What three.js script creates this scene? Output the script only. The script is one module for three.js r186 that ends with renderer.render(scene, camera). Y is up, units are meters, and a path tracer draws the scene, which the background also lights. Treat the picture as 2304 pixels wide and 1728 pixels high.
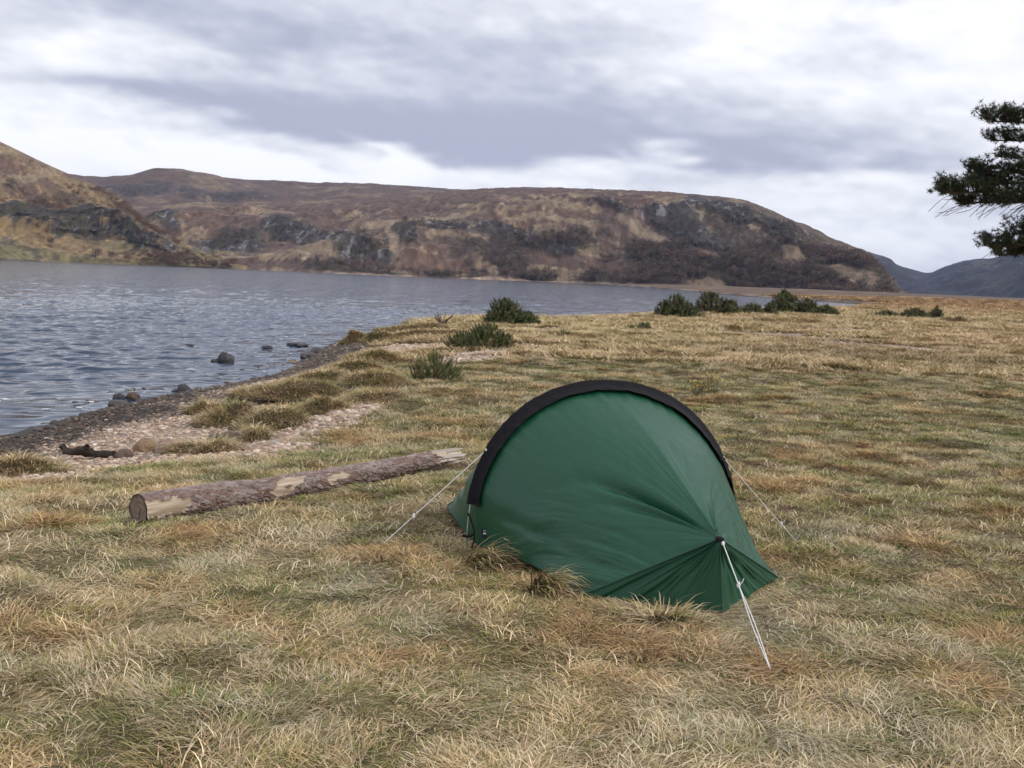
import * as THREE from 'three';
import { mergeGeometries } from 'three/addons/utils/BufferGeometryUtils.js';

// ---------------------------------------------------------------- camera, sky, sun, exposure
const scene = new THREE.Scene();
const camera = new THREE.PerspectiveCamera(40.37, 4 / 3, 0.1, 9000);
camera.position.set(0, 1.6, 0);
camera.rotation.order = 'YXZ';
camera.rotation.set(THREE.MathUtils.degToRad(-5.86), 0, THREE.MathUtils.degToRad(2.4));
const renderer = new THREE.WebGLRenderer({ antialias: true });
renderer.toneMapping = THREE.LinearToneMapping;
renderer.toneMappingExposure = 1.15;
renderer.shadowMap.enabled = true;

// ---- noise
const clamp = (x, a = 0, b = 1) => Math.min(b, Math.max(a, x));
const mix = (a, b, t) => a + (b - a) * t;
const sst = (a, b, x) => { const t = clamp((x - a) / (b - a)); return t * t * (3 - 2 * t); };
function rng(seed) { let a = seed >>> 0; return () => { a = (a + 0x6D2B79F5) | 0; let t = Math.imul(a ^ (a >>> 15), 1 | a); t = (t + Math.imul(t ^ (t >>> 7), 61 | t)) ^ t; return ((t ^ (t >>> 14)) >>> 0) / 4294967296; }; }
function h2(x, y) { let h = Math.imul(x, 374761393) ^ Math.imul(y, 668265263); h = Math.imul(h ^ (h >>> 13), 1274126177); return ((h ^ (h >>> 16)) >>> 0) / 2147483648 - 1; }
function n2(x, y) {
  const ix = Math.floor(x), iy = Math.floor(y), fx = x - ix, fy = y - iy;
  const ux = fx * fx * fx * (fx * (fx * 6 - 15) + 10), uy = fy * fy * fy * (fy * (fy * 6 - 15) + 10);
  const a = h2(ix, iy), b = h2(ix + 1, iy), c = h2(ix, iy + 1), d = h2(ix + 1, iy + 1);
  return (a + (b - a) * ux) * (1 - uy) + (c + (d - c) * ux) * uy;
}
function fbm(x, y, o = 4) { let s = 0, a = 0.5, n = 0; for (let i = 0; i < o; i++) { s += a * n2(x, y); n += a; a *= 0.5; const t = x * 1.62 - y * 1.17 + 17.3; y = x * 1.17 + y * 1.62 - 5.1; x = t; } return s / n; }
const ridged = (x, y, o = 4) => { let s = 0, a = 0.5, n = 0; for (let i = 0; i < o; i++) { s += a * (1 - 2 * Math.abs(n2(x, y))); n += a; a *= 0.55; const t = x * 1.62 - y * 1.17 + 7.3; y = x * 1.17 + y * 1.62 - 3.1; x = t; } return s / n; };

// ---- sky: an overcast deck, computed for the whole dome
{
  const W = 3072, H = 1536, data = new Float32Array(W * H * 4);
  // soft banks (bearing, elevation in degrees, half sizes, tilt, darkness); those beyond the frame continue the deck all round
  const banks = [];
  const B = (az, el, rx, ry, tilt, k) => banks.push([az, el, rx, ry, tilt, k]);
  B(-20, 8.55, 6, 0.5, -0.06, 0.7); B(-14, 7.9, 11, 1.0, -0.07, 0.95); B(-4, 7.4, 9, 1.5, -0.05, 0.95); B(4, 8.6, 7, 1.4, 0.1, 0.75); B(-9, 10.4, 10, 1.6, -0.06, 0.55);
  B(-13, 12.2, 8, 1.2, -0.05, 0.5); B(12, 7.0, 2.6, 1.3, 0.2, 0.75); B(7, 7.4, 4.5, 0.7, -0.05, 0.6); B(-11.5, 5.7, 2.3, 0.42, -0.14, 0.8);
  B(20, 8.2, 6, 1.0, 0.12, 0.55); B(19, 6.8, 5, 0.7, 0, 0.4); B(-24, 6.6, 4, 0.8, 0, 0.3); B(3, 12.2, 5, 1.0, 0.1, 0.4);
  B(-6.5, 5.8, 4.6, 0.75, -0.03, -0.85); B(-17, 5.2, 7, 0.75, -0.04, -0.7); B(4.5, 6.15, 2.4, 0.6, 0, -0.85); B(9.2, 6.25, 2.1, 0.45, -0.06, -0.85);
  B(17, 5.0, 6, 1.1, 0.05, -0.5); B(20, 3, 7, 1, 0, -0.55); B(0, 5, 9, 0.8, 0, -0.4); B(-24.5, 9.6, 3.5, 1.4, 0.2, -0.4); B(9, 11.5, 6, 1.6, 0.5, -0.3); B(20, 12.5, 7, 2.5, 0, -0.3);
  const r = rng(11);
  for (let i = 0; i < 190; i++) {
    let az = 30 + r() * 300; if (az > 180) az -= 360;
    const el = 2 + Math.pow(r(), 1.3) * 24;
    B(az, el, 4 + r() * 9, 0.6 + r() * 1.4, (r() - 0.5) * 0.3, (r() < 0.55 ? 0.9 : -0.8) * (0.4 + 0.6 * r()));
  }
  const fineLumps = (az, el) => { const a = Math.abs(az) > 178 ? 178 * Math.sign(az) : az; return fbm(a * 0.75 + el * 0.5, el * 1.9, 4) * sst(178, 150, Math.abs(az)); };
  const lumps = (az, el) => { const w = fbm(az * 0.12 + 3, el * 0.3, 3); return fbm(az * 0.17 + w * 1.3 + el * 0.1, el * 0.52 + w * 0.9, 6); };
  for (let j = 0; j < H; j++) {
    const el = ((j + 0.5) / H - 0.5) * 180, e = el * Math.PI / 180;
    const near = banks.filter(b => Math.abs(el - b[1]) < 3.2 * b[3] + Math.abs(b[4]) * b[2] * 2.5);
    for (let i = 0; i < W; i++) {
      // column i looks along x = cos(phi), z = sin(phi)
      const phi = ((i + 0.5) / W - 0.5) * 2 * Math.PI;
      let az = phi * 180 / Math.PI + 90; if (az > 180) az -= 360;     // 0 = towards -z
      let d = 0;
      if (el > -2) {
        const k = 1 / (Math.sin(Math.max(e, 0.02)) + 0.11), px = Math.cos(phi) * Math.cos(e) * k, pz = Math.sin(phi) * Math.cos(e) * k;
        const wx = fbm(px * 0.9 + 3, pz * 0.9, 3), wz = fbm(px * 0.9 - 7, pz * 0.9 + 4, 3);
        const big = fbm(px * 0.55 + wx * 0.7 + 1.7, pz * 0.8 + wz * 0.7, 5), fine = fbm(px * 2.2 + wx, pz * 3.0 + wz, 4);
        const lump = Math.abs(az) < 140 ? lumps(az, el) : mix(lumps(az, el), lumps(az - Math.sign(az) * 360, el), 0.5 * sst(140, 180, Math.abs(az)));
        d = 0.26 + big * 0.42 + fine * 0.2 + lump * 0.46 * sst(40, 20, el);
        const lowf = sst(34, 22, el), jx = 0.5 * fbm(px * 1.9 + 20, pz * 2.6, 4) + lump * 0.9;
        let s = 0;
        for (const b of near) {
          let da = az - b[0]; if (da > 180) da -= 360; if (da < -180) da += 360;
          if (Math.abs(da) > b[2] * 3) continue;
          const x = (da + jx * 2.2) / b[2], y = (el - b[1] - da * b[4] * -1 * -1 + jx * 0.95 + fine * 0.45) / b[3], q = x * x + y * y;
          if (q < 8) s += b[5] * Math.exp(-q * (b[5] < 0 ? 0.9 : 0.75));
        }
        d = d * mix(1, 0.62, lowf) + s * lowf * 0.62;
      }
      if (el > -2) d += 0.2 * fineLumps(az, el) * sst(45, 15, el) + 0.16 * sst(8.5, 12, el);
      d = clamp(d, -0.35, 1.15);
      const t = sst(-0.25, 1.0, d);
      // thin bright cloud -> thick grey cloud
      const o = (j * W + i) * 4;
      data[o] = mix(0.97, 0.415, t); data[o + 1] = mix(0.985, 0.447, t); data[o + 2] = mix(1.03, 0.57, t); data[o + 3] = 1;
    }
  }
  const sky = new THREE.DataTexture(data, W, H, THREE.RGBAFormat, THREE.FloatType);
  sky.mapping = THREE.EquirectangularReflectionMapping; sky.magFilter = THREE.LinearFilter; sky.minFilter = THREE.LinearFilter; sky.needsUpdate = true;
  scene.background = sky; scene.environment = sky;
}
const sun = new THREE.DirectionalLight(new THREE.Color(1.0, 0.95, 0.87), 1.5);
sun.position.set(46, 46, -2); sun.target.position.set(0, 0, -12);
sun.castShadow = true; sun.shadow.radius = 26; sun.shadow.mapSize.set(2048, 2048);
Object.assign(sun.shadow.camera, { left: -60, right: 60, top: 60, bottom: -60, near: 1, far: 200 });
scene.add(sun, sun.target);
scene.fog = new THREE.FogExp2(new THREE.Color(0.5, 0.63, 1.0), 0.000085);

// ---------------------------------------------------------------- helpers
const used = {};
function numbered(name) { const n = used[name] = (used[name] ?? -1) + 1; return n ? `${name}_${String(n).padStart(3, '0')}` : name; }
function shade(o) { o.traverse(m => { if (m.isMesh) { m.castShadow = true; m.receiveShadow = true; } }); return o; }
function tag(o, label, category, group) { o.userData.label = label; o.userData.category = category; if (group) o.userData.group = group; return o; }
function kind(o, k, label, category) { o.userData.kind = k; if (label) o.userData.label = label; if (category) o.userData.category = category; return o; }
function top(o, name) { o.name = numbered(name); scene.add(o); return shade(o); }
function part(parent, name, geo, mat) { const m = new THREE.Mesh(geo, mat); m.name = name; parent.add(m); m.castShadow = m.receiveShadow = true; return m; }
const std = (o) => new THREE.MeshStandardMaterial(o);
const RGB = (r, g, b) => new THREE.Color().setRGB(r, g, b);
class Geo {                                   // positions, colours, uv, triangles
  constructor() { this.p = []; this.c = []; this.i = []; this.uv = []; }
  get n() { return this.p.length / 3; }
  v(x, y, z, c, u = 0, w = 0) { this.p.push(x, y, z); if (c) this.c.push(c[0], c[1], c[2]); this.uv.push(u, w); return this.n - 1; }
  tri(a, b, c) { this.i.push(a, b, c); }
  quad(a, b, c, d) { this.i.push(a, b, c, a, c, d); }
  build(flat) {
    const g = new THREE.BufferGeometry();
    g.setAttribute('position', new THREE.Float32BufferAttribute(this.p, 3));
    if (this.c.length) g.setAttribute('color', new THREE.Float32BufferAttribute(this.c, 3));
    g.setAttribute('uv', new THREE.Float32BufferAttribute(this.uv, 2));
    g.setIndex(this.i); g.computeVertexNormals(); return g;
  }
}
function sheet(nu, nv, fn) {                   // fn(u, v) -> {p:[x,y,z], c?, uv?}
  const g = new Geo();
  for (let j = 0; j <= nv; j++) for (let i = 0; i <= nu; i++) { const r = fn(i / nu, j / nv); g.v(r.p[0], r.p[1], r.p[2], r.c, ...(r.uv ?? [i / nu, j / nv])); }
  for (let j = 0; j < nv; j++) for (let i = 0; i < nu; i++) { const a = j * (nu + 1) + i; g.quad(a, a + 1, a + nu + 2, a + nu + 1); }
  return g.build();
}
const V = (x, y, z) => new THREE.Vector3(x, y, z);
function tube(points, r, seg = 24, rad = 6) { return new THREE.TubeGeometry(new THREE.CatmullRomCurve3(points.map(p => V(...p))), seg, r, rad); }
function curveAt(xs, ys, x) {                  // monotone-ish smooth interpolation
  if (x <= xs[0]) return ys[0]; const n = xs.length; if (x >= xs[n - 1]) return ys[n - 1];
  let k = 0; while (x > xs[k + 1]) k++;
  const t = (x - xs[k]) / (xs[k + 1] - xs[k]), m = i => i <= 0 || i >= n - 1 ? 0.5 * ((ys[Math.min(i + 1, n - 1)] - ys[Math.max(i - 1, 0)]) / (xs[Math.min(i + 1, n - 1)] - xs[Math.max(i - 1, 0)])) : (ys[i + 1] - ys[i - 1]) / (xs[i + 1] - xs[i - 1]);
  const w = xs[k + 1] - xs[k], t2 = t * t, t3 = t2 * t;
  return (2 * t3 - 3 * t2 + 1) * ys[k] + (t3 - 2 * t2 + t) * m(k) * w + (-2 * t3 + 3 * t2) * ys[k + 1] + (t3 - t2) * m(k + 1) * w;
}
const cmix = (a, b, t) => [mix(a[0], b[0], t), mix(a[1], b[1], t), mix(a[2], b[2], t)];
const cmul = (a, k) => [a[0] * k, a[1] * k, a[2] * k];
// grain: a tileable mottling, used for colour grain and as bump
function grainTexture(size, lo, hi, seed, cell, oct) {
  const d = new Uint8Array(size * size * 4), T = (x, y, p) => { const ix = Math.floor(x), iy = Math.floor(y), fx = x - ix, fy = y - iy, m = (a) => ((a % p) + p) % p; const ux = fx * fx * (3 - 2 * fx), uy = fy * fy * (3 - 2 * fy); const g = (a, b) => h2(m(a) + seed * 131, m(b) + seed * 57); return mix(mix(g(ix, iy), g(ix + 1, iy), ux), mix(g(ix, iy + 1), g(ix + 1, iy + 1), ux), uy); };
  for (let j = 0; j < size; j++) for (let i = 0; i < size; i++) {
    let s = 0, a = 0.5, n = 0, p = cell; for (let o = 0; o < oct; o++) { s += a * T(i / size * p, j / size * p, p); n += a; a *= 0.62; p *= 2; }
    const v = clamp(mix(lo, hi, 0.5 + 0.5 * s / n * 1.6), 0, 1) * 255, k = (j * size + i) * 4; d[k] = d[k + 1] = d[k + 2] = v; d[k + 3] = 255;
  }
  const t = new THREE.DataTexture(d, size, size); t.wrapS = t.wrapT = THREE.RepeatWrapping; t.magFilter = THREE.LinearFilter; t.minFilter = THREE.LinearMipmapLinearFilter; t.generateMipmaps = true; t.needsUpdate = true; return t;
}
const rep = (t, a, b = a, srgb) => { const c = t.clone(); c.repeat.set(a, b); if (srgb) c.colorSpace = THREE.SRGBColorSpace; c.needsUpdate = true; return c; };
const grain = grainTexture(512, 0.68, 1.0, 3, 8, 6);
const grainFine = grainTexture(512, 0.0, 1.0, 5, 32, 4);

// ---------------------------------------------------------------- the lie of the land
const WATER = -0.7;
const shore = [[-3000, 60], [-400, 42], [-60, 12], [-25, 3], [-13, -3], [-8.6, -8], [-6.7, -11.5], [-6.39, -12.93], [-6.34, -14.87], [-6.08, -16.91], [-5.78, -18.39], [-5.33, -19.75], [-5.0, -21.73], [-5.01, -24.59], [-5.39, -28.97], [-5.51, -31.88], [-5.6, -37], [-4.9, -41.5], [-3.43, -45.3], [1.05, -48.4], [3.08, -54], [5.06, -57.6], [9, -66], [17, -83], [30, -105], [45, -141], [58.7, -166], [64, -178], [60, -188], [53.5, -207], [52, -260], [56.6, -333], [58, -450], [48, -640], [44, -900], [-3000, -900]];
function lakeDist(x, z) {                      // > 0 on land
  let best = 1e9, inside = false;
  for (let i = 0, j = shore.length - 1; i < shore.length; j = i++) {
    const [ax, az] = shore[j], [bx, bz] = shore[i], dx = bx - ax, dz = bz - az;
    const t = clamp(((x - ax) * dx + (z - az) * dz) / (dx * dx + dz * dz)), ex = x - ax - t * dx, ez = z - az - t * dz, q = ex * ex + ez * ez;
    if (q < best) best = q;
    if ((az > z) !== (bz > z) && x < (bx - ax) * (z - az) / (bz - az) + ax) inside = !inside;
  }
  return inside ? -Math.sqrt(best) : Math.sqrt(best);
}
const beachWidth = z => curveAt([-60, -45, -31, -25, -18, -16, -14.5, -12, -10.5, -9, -6], [3, 1.8, 2.1, 1.9, 2.5, 2.7, 3.3, 4.1, 4.7, 4.3, 3.3], z);
function tentZone(x, z) { return sst(4.2, 1.8, Math.hypot(x - 0.6, z + 6.2)); }
function landHeight(x, z, s) {
  if (s === undefined) s = lakeDist(x, z);
  const wob = fbm(x * 0.8 + 9, z * 0.8, 3);
  if (s < 0) return Math.max(-4, WATER + s * 0.16 + wob * 0.03 * clamp(-s));
  const far = Math.hypot(x, z), b = far < 90 ? beachWidth(z) + wob * 0.5 : 2.5;
  let y = WATER + 0.48 * Math.pow(clamp(s / b), 0.85) + 0.06 * sst(b - 0.3, b + 0.3, s) + 0.14 * sst(b, b + 3.4, s) + wob * 0.025;
  const m = sst(b, b + 2.5, s), calm = 1 - 0.85 * tentZone(x, z) - 0.6 * sst(3, 1, Math.hypot(x, z));
  y += 0.02 * m;
  y += m * calm * (fbm(x * 0.55, z * 0.55, 3) * 0.07 + fbm(x * 0.09 + 4, z * 0.09, 3) * 0.16 * sst(8, 40, far) + Math.abs(n2(x * 1.7, z * 1.7)) * 0.05) + m * (0.3 + 0.7 * calm) * fbm(x * 2.9 + 7, z * 2.9, 2) * 0.045;
  y += m * fbm(x * 0.012, z * 0.012 + 9, 3) * 0.5 * sst(60, 220, far);
  y += 1.25 * sst(90, 380, far) * sst(3, 50, s);
  return y;
}
// where the turf is broken: 1 = bare gravel, 0 = turf
const gravelSpots = [[8.0, -36.4, 2.6, 2.2], [9.6, -33.6, 2.0, 1.5], [10.6, -30.8, 1.8, 1.1], [11.9, -29.7, 1.3, 0.9], [14.3, -42.7, 3.4, 1.8], [-0.87, -20.1, 0.7, 0.9], [-0.5, -21.2, 1.1, 0.6], [-2.3, -24.4, 0.9, 1.1], [-2.75, -23.2, 0.7, 1.2], [0.4, -24, 0.8, 0.5], [-2.2, -11.9, 0.4, 0.7], [-1.95, -12.9, 0.28, 0.8], [-2.45, -10.8, 0.4, 0.5], [0.8, -31.5, 1.3, 0.6]];
function gravel(x, z) {
  let g = 0; const w = fbm(x * 1.1 + 2, z * 1.1, 3) * 0.5;
  for (const [gx, gz, rx, rz] of gravelSpots) { const q = ((x - gx) / rx) ** 2 + ((z - gz) / rz) ** 2; if (q < 4) g = Math.max(g, sst(1.25, 0.55, q + w)); }
  return g;
}
function beach(x, z, s) { const far = Math.hypot(x, z); const b = far < 90 ? beachWidth(z) : 2.5; return s <= 0 ? 1 : sst(b + 0.25, b - 0.25, s + fbm(x * 0.9, z * 0.9 + 5, 3) * 0.7); }

const C_TURF = [0.20, 0.155, 0.07], C_GREEN = [0.11, 0.13, 0.04], C_BROWN = [0.19, 0.115, 0.06], C_GRAVEL = [0.44, 0.32, 0.25], C_WET = [0.07, 0.053, 0.042], C_MOOR = [0.17, 0.105, 0.07], C_STRAW = [0.36, 0.26, 0.13];
{
  const NX = 440, NZ = 460, A = 3.2, tx = Math.asinh(3400 / A), g = new Geo(), t0 = Math.asinh(300 / A), t1 = -Math.asinh(3600 / A);
  for (let j = 0; j <= NZ; j++) {
    const z = -9 + A * Math.sinh(mix(t0, t1, j / NZ));
    for (let i = 0; i <= NX; i++) {
      const x = -1 + A * Math.sinh(mix(-tx, tx, i / NX)), s = lakeDist(x, z), far = Math.hypot(x, z);
      let y = landHeight(x, z, s);
      const be = beach(x, z, s), gr = Math.max(be, gravel(x, z)), n = fbm(x * 0.35, z * 0.35, 4), m = fbm(x * 0.05 + 3, z * 0.12, 4);
      let c = cmix(C_TURF, C_GREEN, sst(-0.1, 0.5, n)); c = cmix(c, C_BROWN, sst(0.05, 0.6, m));
      c = cmix(c, cmix(C_STRAW, C_MOOR, sst(-0.35, 0.3, m + n * 0.5 + 0.35 * sst(90, 260, far))), sst(25, 90, far));
      c = cmix(c, C_GRAVEL, gr * (0.9 + 0.1 * n));
      c = cmix(c, C_WET, sst(2.0, 1.0, s + fbm(x * 1.3, z * 1.3, 3) * 0.9) * gr);
      if (be > 0.5 && s > 0) y += fbm(x * 5, z * 5, 2) * 0.012;
      g.v(x, y, z, c, x / 4, z / 4);
    }
  }
  for (let j = 0; j < NZ; j++) for (let i = 0; i < NX; i++) { const a = j * (NX + 1) + i; g.quad(a, a + 1, a + NX + 2, a + NX + 1); }
  const m = new THREE.Mesh(g.build(), std({ vertexColors: true, roughness: 0.95, map: rep(grain, 1, 1, true), bumpMap: rep(grainFine, 1.3), bumpScale: 0.03 }));
  kind(top(m, 'ground'), 'structure', 'rough meadow, shingle and moorland ground running down to the loch');
}

// ---------------------------------------------------------------- hills
const DEG = Math.PI / 180;
const hillMat = std({ vertexColors: true, roughness: 1, map: rep(grain, 1, 1, true) });
function ell(list, a, e, n) { let k = 0; for (const [ca, ce, ra, re, sl] of list) { const x = (a - ca) / ra, y = (e - ce - (sl ?? 0) * (a - ca)) / re, q = x * x + y * y; if (q < 3) k = Math.max(k, sst(1.35, 0.5, q + n * 0.9)); } return k; }
// stretches a slope between its foot and its skyline; bearing in degrees, 0 = north (-z)
function hill(o) {
  const g = new Geo(), out = [];
  const rows = o.nv, cols = o.nu;
  for (let j = 0; j <= rows; j++) for (let i = 0; i <= cols; i++) {
    const a = mix(o.a0, o.a1, i / cols), v = j / rows * 1.22;
    let [d, y] = o.shape(a, Math.min(v, 1));
    if (v > 1) { d += (v - 1) * 900; y -= (v - 1) * (v - 1) * 700 + (v - 1) * 40; }
    const sx = Math.sin(a * DEG), cz = Math.cos(a * DEG);
    let x = d * sx, z = -d * cz;
    const rise = Math.atan2(y - 1.6, d) / DEG, r = o.relief(x, z, a, rise, v);
    y += r[0]; if (r[1]) { x -= sx * r[1]; z += cz * r[1]; }
    const c = o.color(x, z, a, rise, v, y);
    g.v(x, y, z, c, x / 30 + y / 40, z / 30 + y / 23);
    out.push([x, y, z, a, rise, v]);
  }
  for (let j = 0; j < rows; j++) for (let i = 0; i < cols; i++) { const k = j * (cols + 1) + i; g.quad(k, k + 1, k + cols + 2, k + cols + 1); }
  const m = new THREE.Mesh(g.build(), hillMat);
  kind(top(m, o.name), 'structure', o.label);
  return (a, v) => { const i = clamp(Math.round((a - o.a0) / (o.a1 - o.a0) * cols), 0, cols), j = clamp(Math.round(v / 1.22 * rows), 0, rows); return out[j * (cols + 1) + i]; };
}
function convex(o, pow) {                       // foot distance, skyline distance and skyline elevation by bearing
  const cache = new Map();
  return (a, v) => {
    const d0 = o.d0(a), d1 = o.d1(a);
    const Y = v => 1 - Math.pow(1 - v, pow(a));
    let H = cache.get(a);
    if (H === undefined) { H = 1e9; const te = Math.tan(o.el(a) * DEG); for (let k = 5; k <= 60; k++) { const w = k / 60; H = Math.min(H, (te * mix(d0, d1, w) + 1.6 - o.y0) / Y(w)); } cache.set(a, H); }
    return [mix(d0, d1, v), o.y0 + Math.max(H, 0.5) * Y(v)];
  };
}
const HEATHER = [0.152, 0.095, 0.072], TAN = [0.29, 0.21, 0.13], PALE = [0.46, 0.35, 0.23], SCRUB = [0.105, 0.078, 0.06], CRAG = [0.062, 0.056, 0.054], ROCK = [0.23, 0.215, 0.215], MOSS = [0.10, 0.095, 0.045], OCHRE = [0.30, 0.205, 0.1], OLIVE = [0.22, 0.19, 0.08], RUST = [0.178, 0.104, 0.07];
// -- the broad far shore hill
const M = {
  d0: a => curveAt([-24, -20, -14, -10, -3, 3, 8, 12, 16, 21], [690, 665, 640, 575, 605, 640, 600, 590, 565, 520], a),
  d1: a => curveAt([-24, -15, -8, 0, 8, 13, 18, 21], [1150, 1120, 1050, 960, 880, 800, 690, 600], a),
  el: a => curveAt([-24, -19.8, -17.6, -15.2, -10.5, -5.6, -2.8, 0.4, 4, 7, 9.35, 11.8, 12.8, 14.2, 15.4, 16.6, 17.8, 18.5, 19.1, 19.7, 20.2, 21], [2.3, 2.56, 3.05, 3.23, 3.64, 4.14, 4.55, 4.82, 4.86, 4.85, 4.76, 4.54, 4.25, 3.68, 3.24, 2.68, 2.23, 1.95, 1.35, 0.76, 0.1, -0.05], a), y0: -1.3,
};
const mainCrag = [[-12, 2.2, 1.7, 0.3, 0.02], [-15.2, 1.5, 1.7, 0.5, 0.1], [-4.3, 2.5, 1.8, 0.2, -0.03], [-8.1, 1.15, 1.6, 0.5, -0.1], [-6, 1.9, 0.7, 0.4, -0.5], [8, 3.7, 1.6, 0.5, -0.1], [11.3, 3.95, 2.2, 0.35, -0.28], [12, 1.1, 0.8, 0.45], [0, 2.2, 2.6, 0.5, -0.25], [5.2, 3.9, 1.4, 0.2, -0.05], [2.3, 1.6, 1.2, 0.4], [-18.5, 2.0, 1, 0.3], [-10.2, 2.0, 1.0, 0.2], [10, 2.6, 1.5, 0.5, -0.3], [14.2, 2.8, 1.2, 0.4, -0.5]];
const mainPale = [[-10.9, 0.75, 1.7, 0.35, -0.1], [-12.5, 0.9, 2.2, 0.16, 0.1], [-6.7, 1.7, 0.35, 1.1, -0.75], [-2, 0.15, 1.4, 0.2], [10.6, 0.1, 1.7, 0.35, -0.04], [17.6, 0.9, 1.7, 0.3, -0.22], [14.8, 1.8, 0.7, 0.35, -0.3], [9.6, 3.75, 0.45, 0.35], [1.6, 0.75, 0.9, 0.16], [3.6, 2.9, 0.7, 0.6, -0.5], [-15, 0.55, 2.4, 0.14, 0.06], [-9, 2.35, 1.8, 0.2, 0.2], [-14, 2.55, 2, 0.12, 0.12], [-5, 3.0, 3, 0.2, 0.1], [6.3, 3.0, 1.6, 0.22, -0.1], [12.6, 3.4, 0.4, 0.4]];
function mainScrub(x, z, a, e) {
  const n = fbm(x * 0.016 + 5, z * 0.011, 4);
  let k = sst(-6, 1, a) * sst(3.5, 1.9, e + n * 1.5 - 1.1 * sst(2, 9, a) + 1.0 * sst(14, 19, a));
  k = Math.max(k, 0.9 * sst(0.55, 0.2, e + n * 0.5) * sst(-13, -9, a), ell(mainCrag, a, e, n * 0.7) * 0.7);
  return k * sst(-0.55, 0.1, n + 0.25) * sst(-0.32, 0.16, fbm(x * 0.034 + 2, z * 0.03, 4) + 0.12) * (1 - ell(mainPale, a, e, n * 1.1 + fbm(x * 0.09, z * 0.09 + e * 3, 4) * 1.5 + 0.15));
}
const mainAt = hill({
  name: 'hillside', label: 'broad brown heather hill across the loch, dark scrub on its steep right end', a0: -23, a1: 21, nu: 1150, nv: 250,
  shape: convex(M, a => curveAt([-23, -8, 2, 9, 14, 21], [1.35, 1.4, 1.7, 2.0, 2.0, 1.6], a)),
  relief: (x, z, a, e, v) => {
    const w = sst(0, 0.05, v) * sst(1.0, 0.82, v) * sst(0.05, 0.75, M.el(a) - e), n = fbm(x * 0.016 + 5, z * 0.011, 4), crag = ell(mainCrag, a, e, n);
    return [w * (fbm(x * 0.008, z * 0.008, 4) * 13 + ridged(x * 0.022, z * 0.016, 4) * 5 + crag * (ridged(x * 0.09, z * 0.06, 4) * 3 + 1)) + sst(0.0, 0.02, v) * fbm(x * 0.12, z * 0.12, 3) * 1.0, crag * w * (2 + ridged(x * 0.07 + 3, z * 0.09, 3) * 3.5)];
  },
  color: (x, z, a, e, v) => {
    const n = fbm(x * 0.016 + 5, z * 0.011, 4), s = fbm(x * 0.02 + e * 1.2, e * 3.1 + z * 0.004, 5), f = fbm(x * 0.09, z * 0.09 + e * 3, 4), f2 = fbm(x * 0.3, z * 0.25 + e * 7, 3);
    let c = cmix(HEATHER, RUST, sst(0, 0.5, n));
    c = cmix(c, TAN, sst(0.06, 0.22, s + f * 0.5 + f2 * 0.22 - 0.28 * sst(3.2, 4.4, e)));
    c = cmix(c, cmix(PALE, TAN, 0.4), ell(mainPale, a, e, n * 1.1 + f * 1.7 + f2 * 0.7 + 0.2) * mix(0.8, 0.55, sst(6, 12, a)));
    const sc = mainScrub(x, z, a, e); c = cmix(c, cmix(SCRUB, MOSS, sst(0, 0.5, f)), sst(0.25, 0.6, sc * 1.1 + f2 * 0.55) * 0.85);
    const cr = ell(mainCrag, a, e, n * 1.2 + f * 1.3); c = cmix(c, CRAG, cr * 0.85);
    c = cmix(c, ROCK, cr * sst(0.2, 0.5, f2 + f * 0.3) * 0.9);
    c = cmix(c, ROCK, sst(0.46, 0.62, f2 + 0.2 * f) * sst(4, 8, a) * sst(1.8, 3, e) * 0.7);
    c = cmix(c, [0.45, 0.33, 0.25], sst(0.024, 0.014, v + f * 0.004) * sst(-13, -8, a));
    return cmul(c, (1 + 0.5 * f2) * (1 + 0.16 * h2(Math.round(x * 7), Math.round(z * 7))));
  },
});
// -- the moor behind it
const BK = { d0: () => 1120, d1: () => 1750, y0: 20, el: a => curveAt([-32, -26, -22.9, -21, -19.5, -17.8, -15.5, -13.9, -12.3, -10.7, -9.2, -7.6, -5, -2.8, 0, 4], [4.3, 4.15, 4.08, 4.12, 4.4, 4.56, 4.52, 4.46, 4.40, 4.40, 4.56, 4.65, 4.62, 4.55, 4.3, 4], a) };
const backCrag = [[-17, 3.55, 2.0, 0.35, -0.05], [-20, 3.4, 1.5, 0.3], [-14.6, 3.7, 1.5, 0.2]];
hill({
  name: 'hillside', label: 'rounded brown moor on the skyline between the left spur and the broad hill', a0: -31, a1: 3, nu: 520, nv: 120, shape: convex(BK, () => 1.5),
  relief: (x, z, a, e, v) => [sst(0, 0.05, v) * sst(1, 0.85, v) * (fbm(x * 0.006, z * 0.006, 4) * 16 + ell(backCrag, a, e, 0) * ridged(x * 0.05, z * 0.05, 3) * 6) + fbm(x * 0.08, z * 0.08, 3) * 0.8],
  color: (x, z, a, e, v) => {
    const n = fbm(x * 0.011, z * 0.009, 4), f = fbm(x * 0.06, z * 0.06 + e * 3, 4), s = fbm(x * 0.015 + e * 2, e * 4, 4);
    let c = cmix(cmul(HEATHER, 0.95), TAN, sst(0.1, 0.6, s + f * 0.3) * 0.75);
    c = cmix(c, CRAG, ell(backCrag, a, e, n + f) * 0.75); c = cmix(c, TAN, sst(0.35, 0.6, f + n * 0.3) * 0.5);
    return cmul(c, 1 + 0.25 * f);
  },
});
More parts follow.
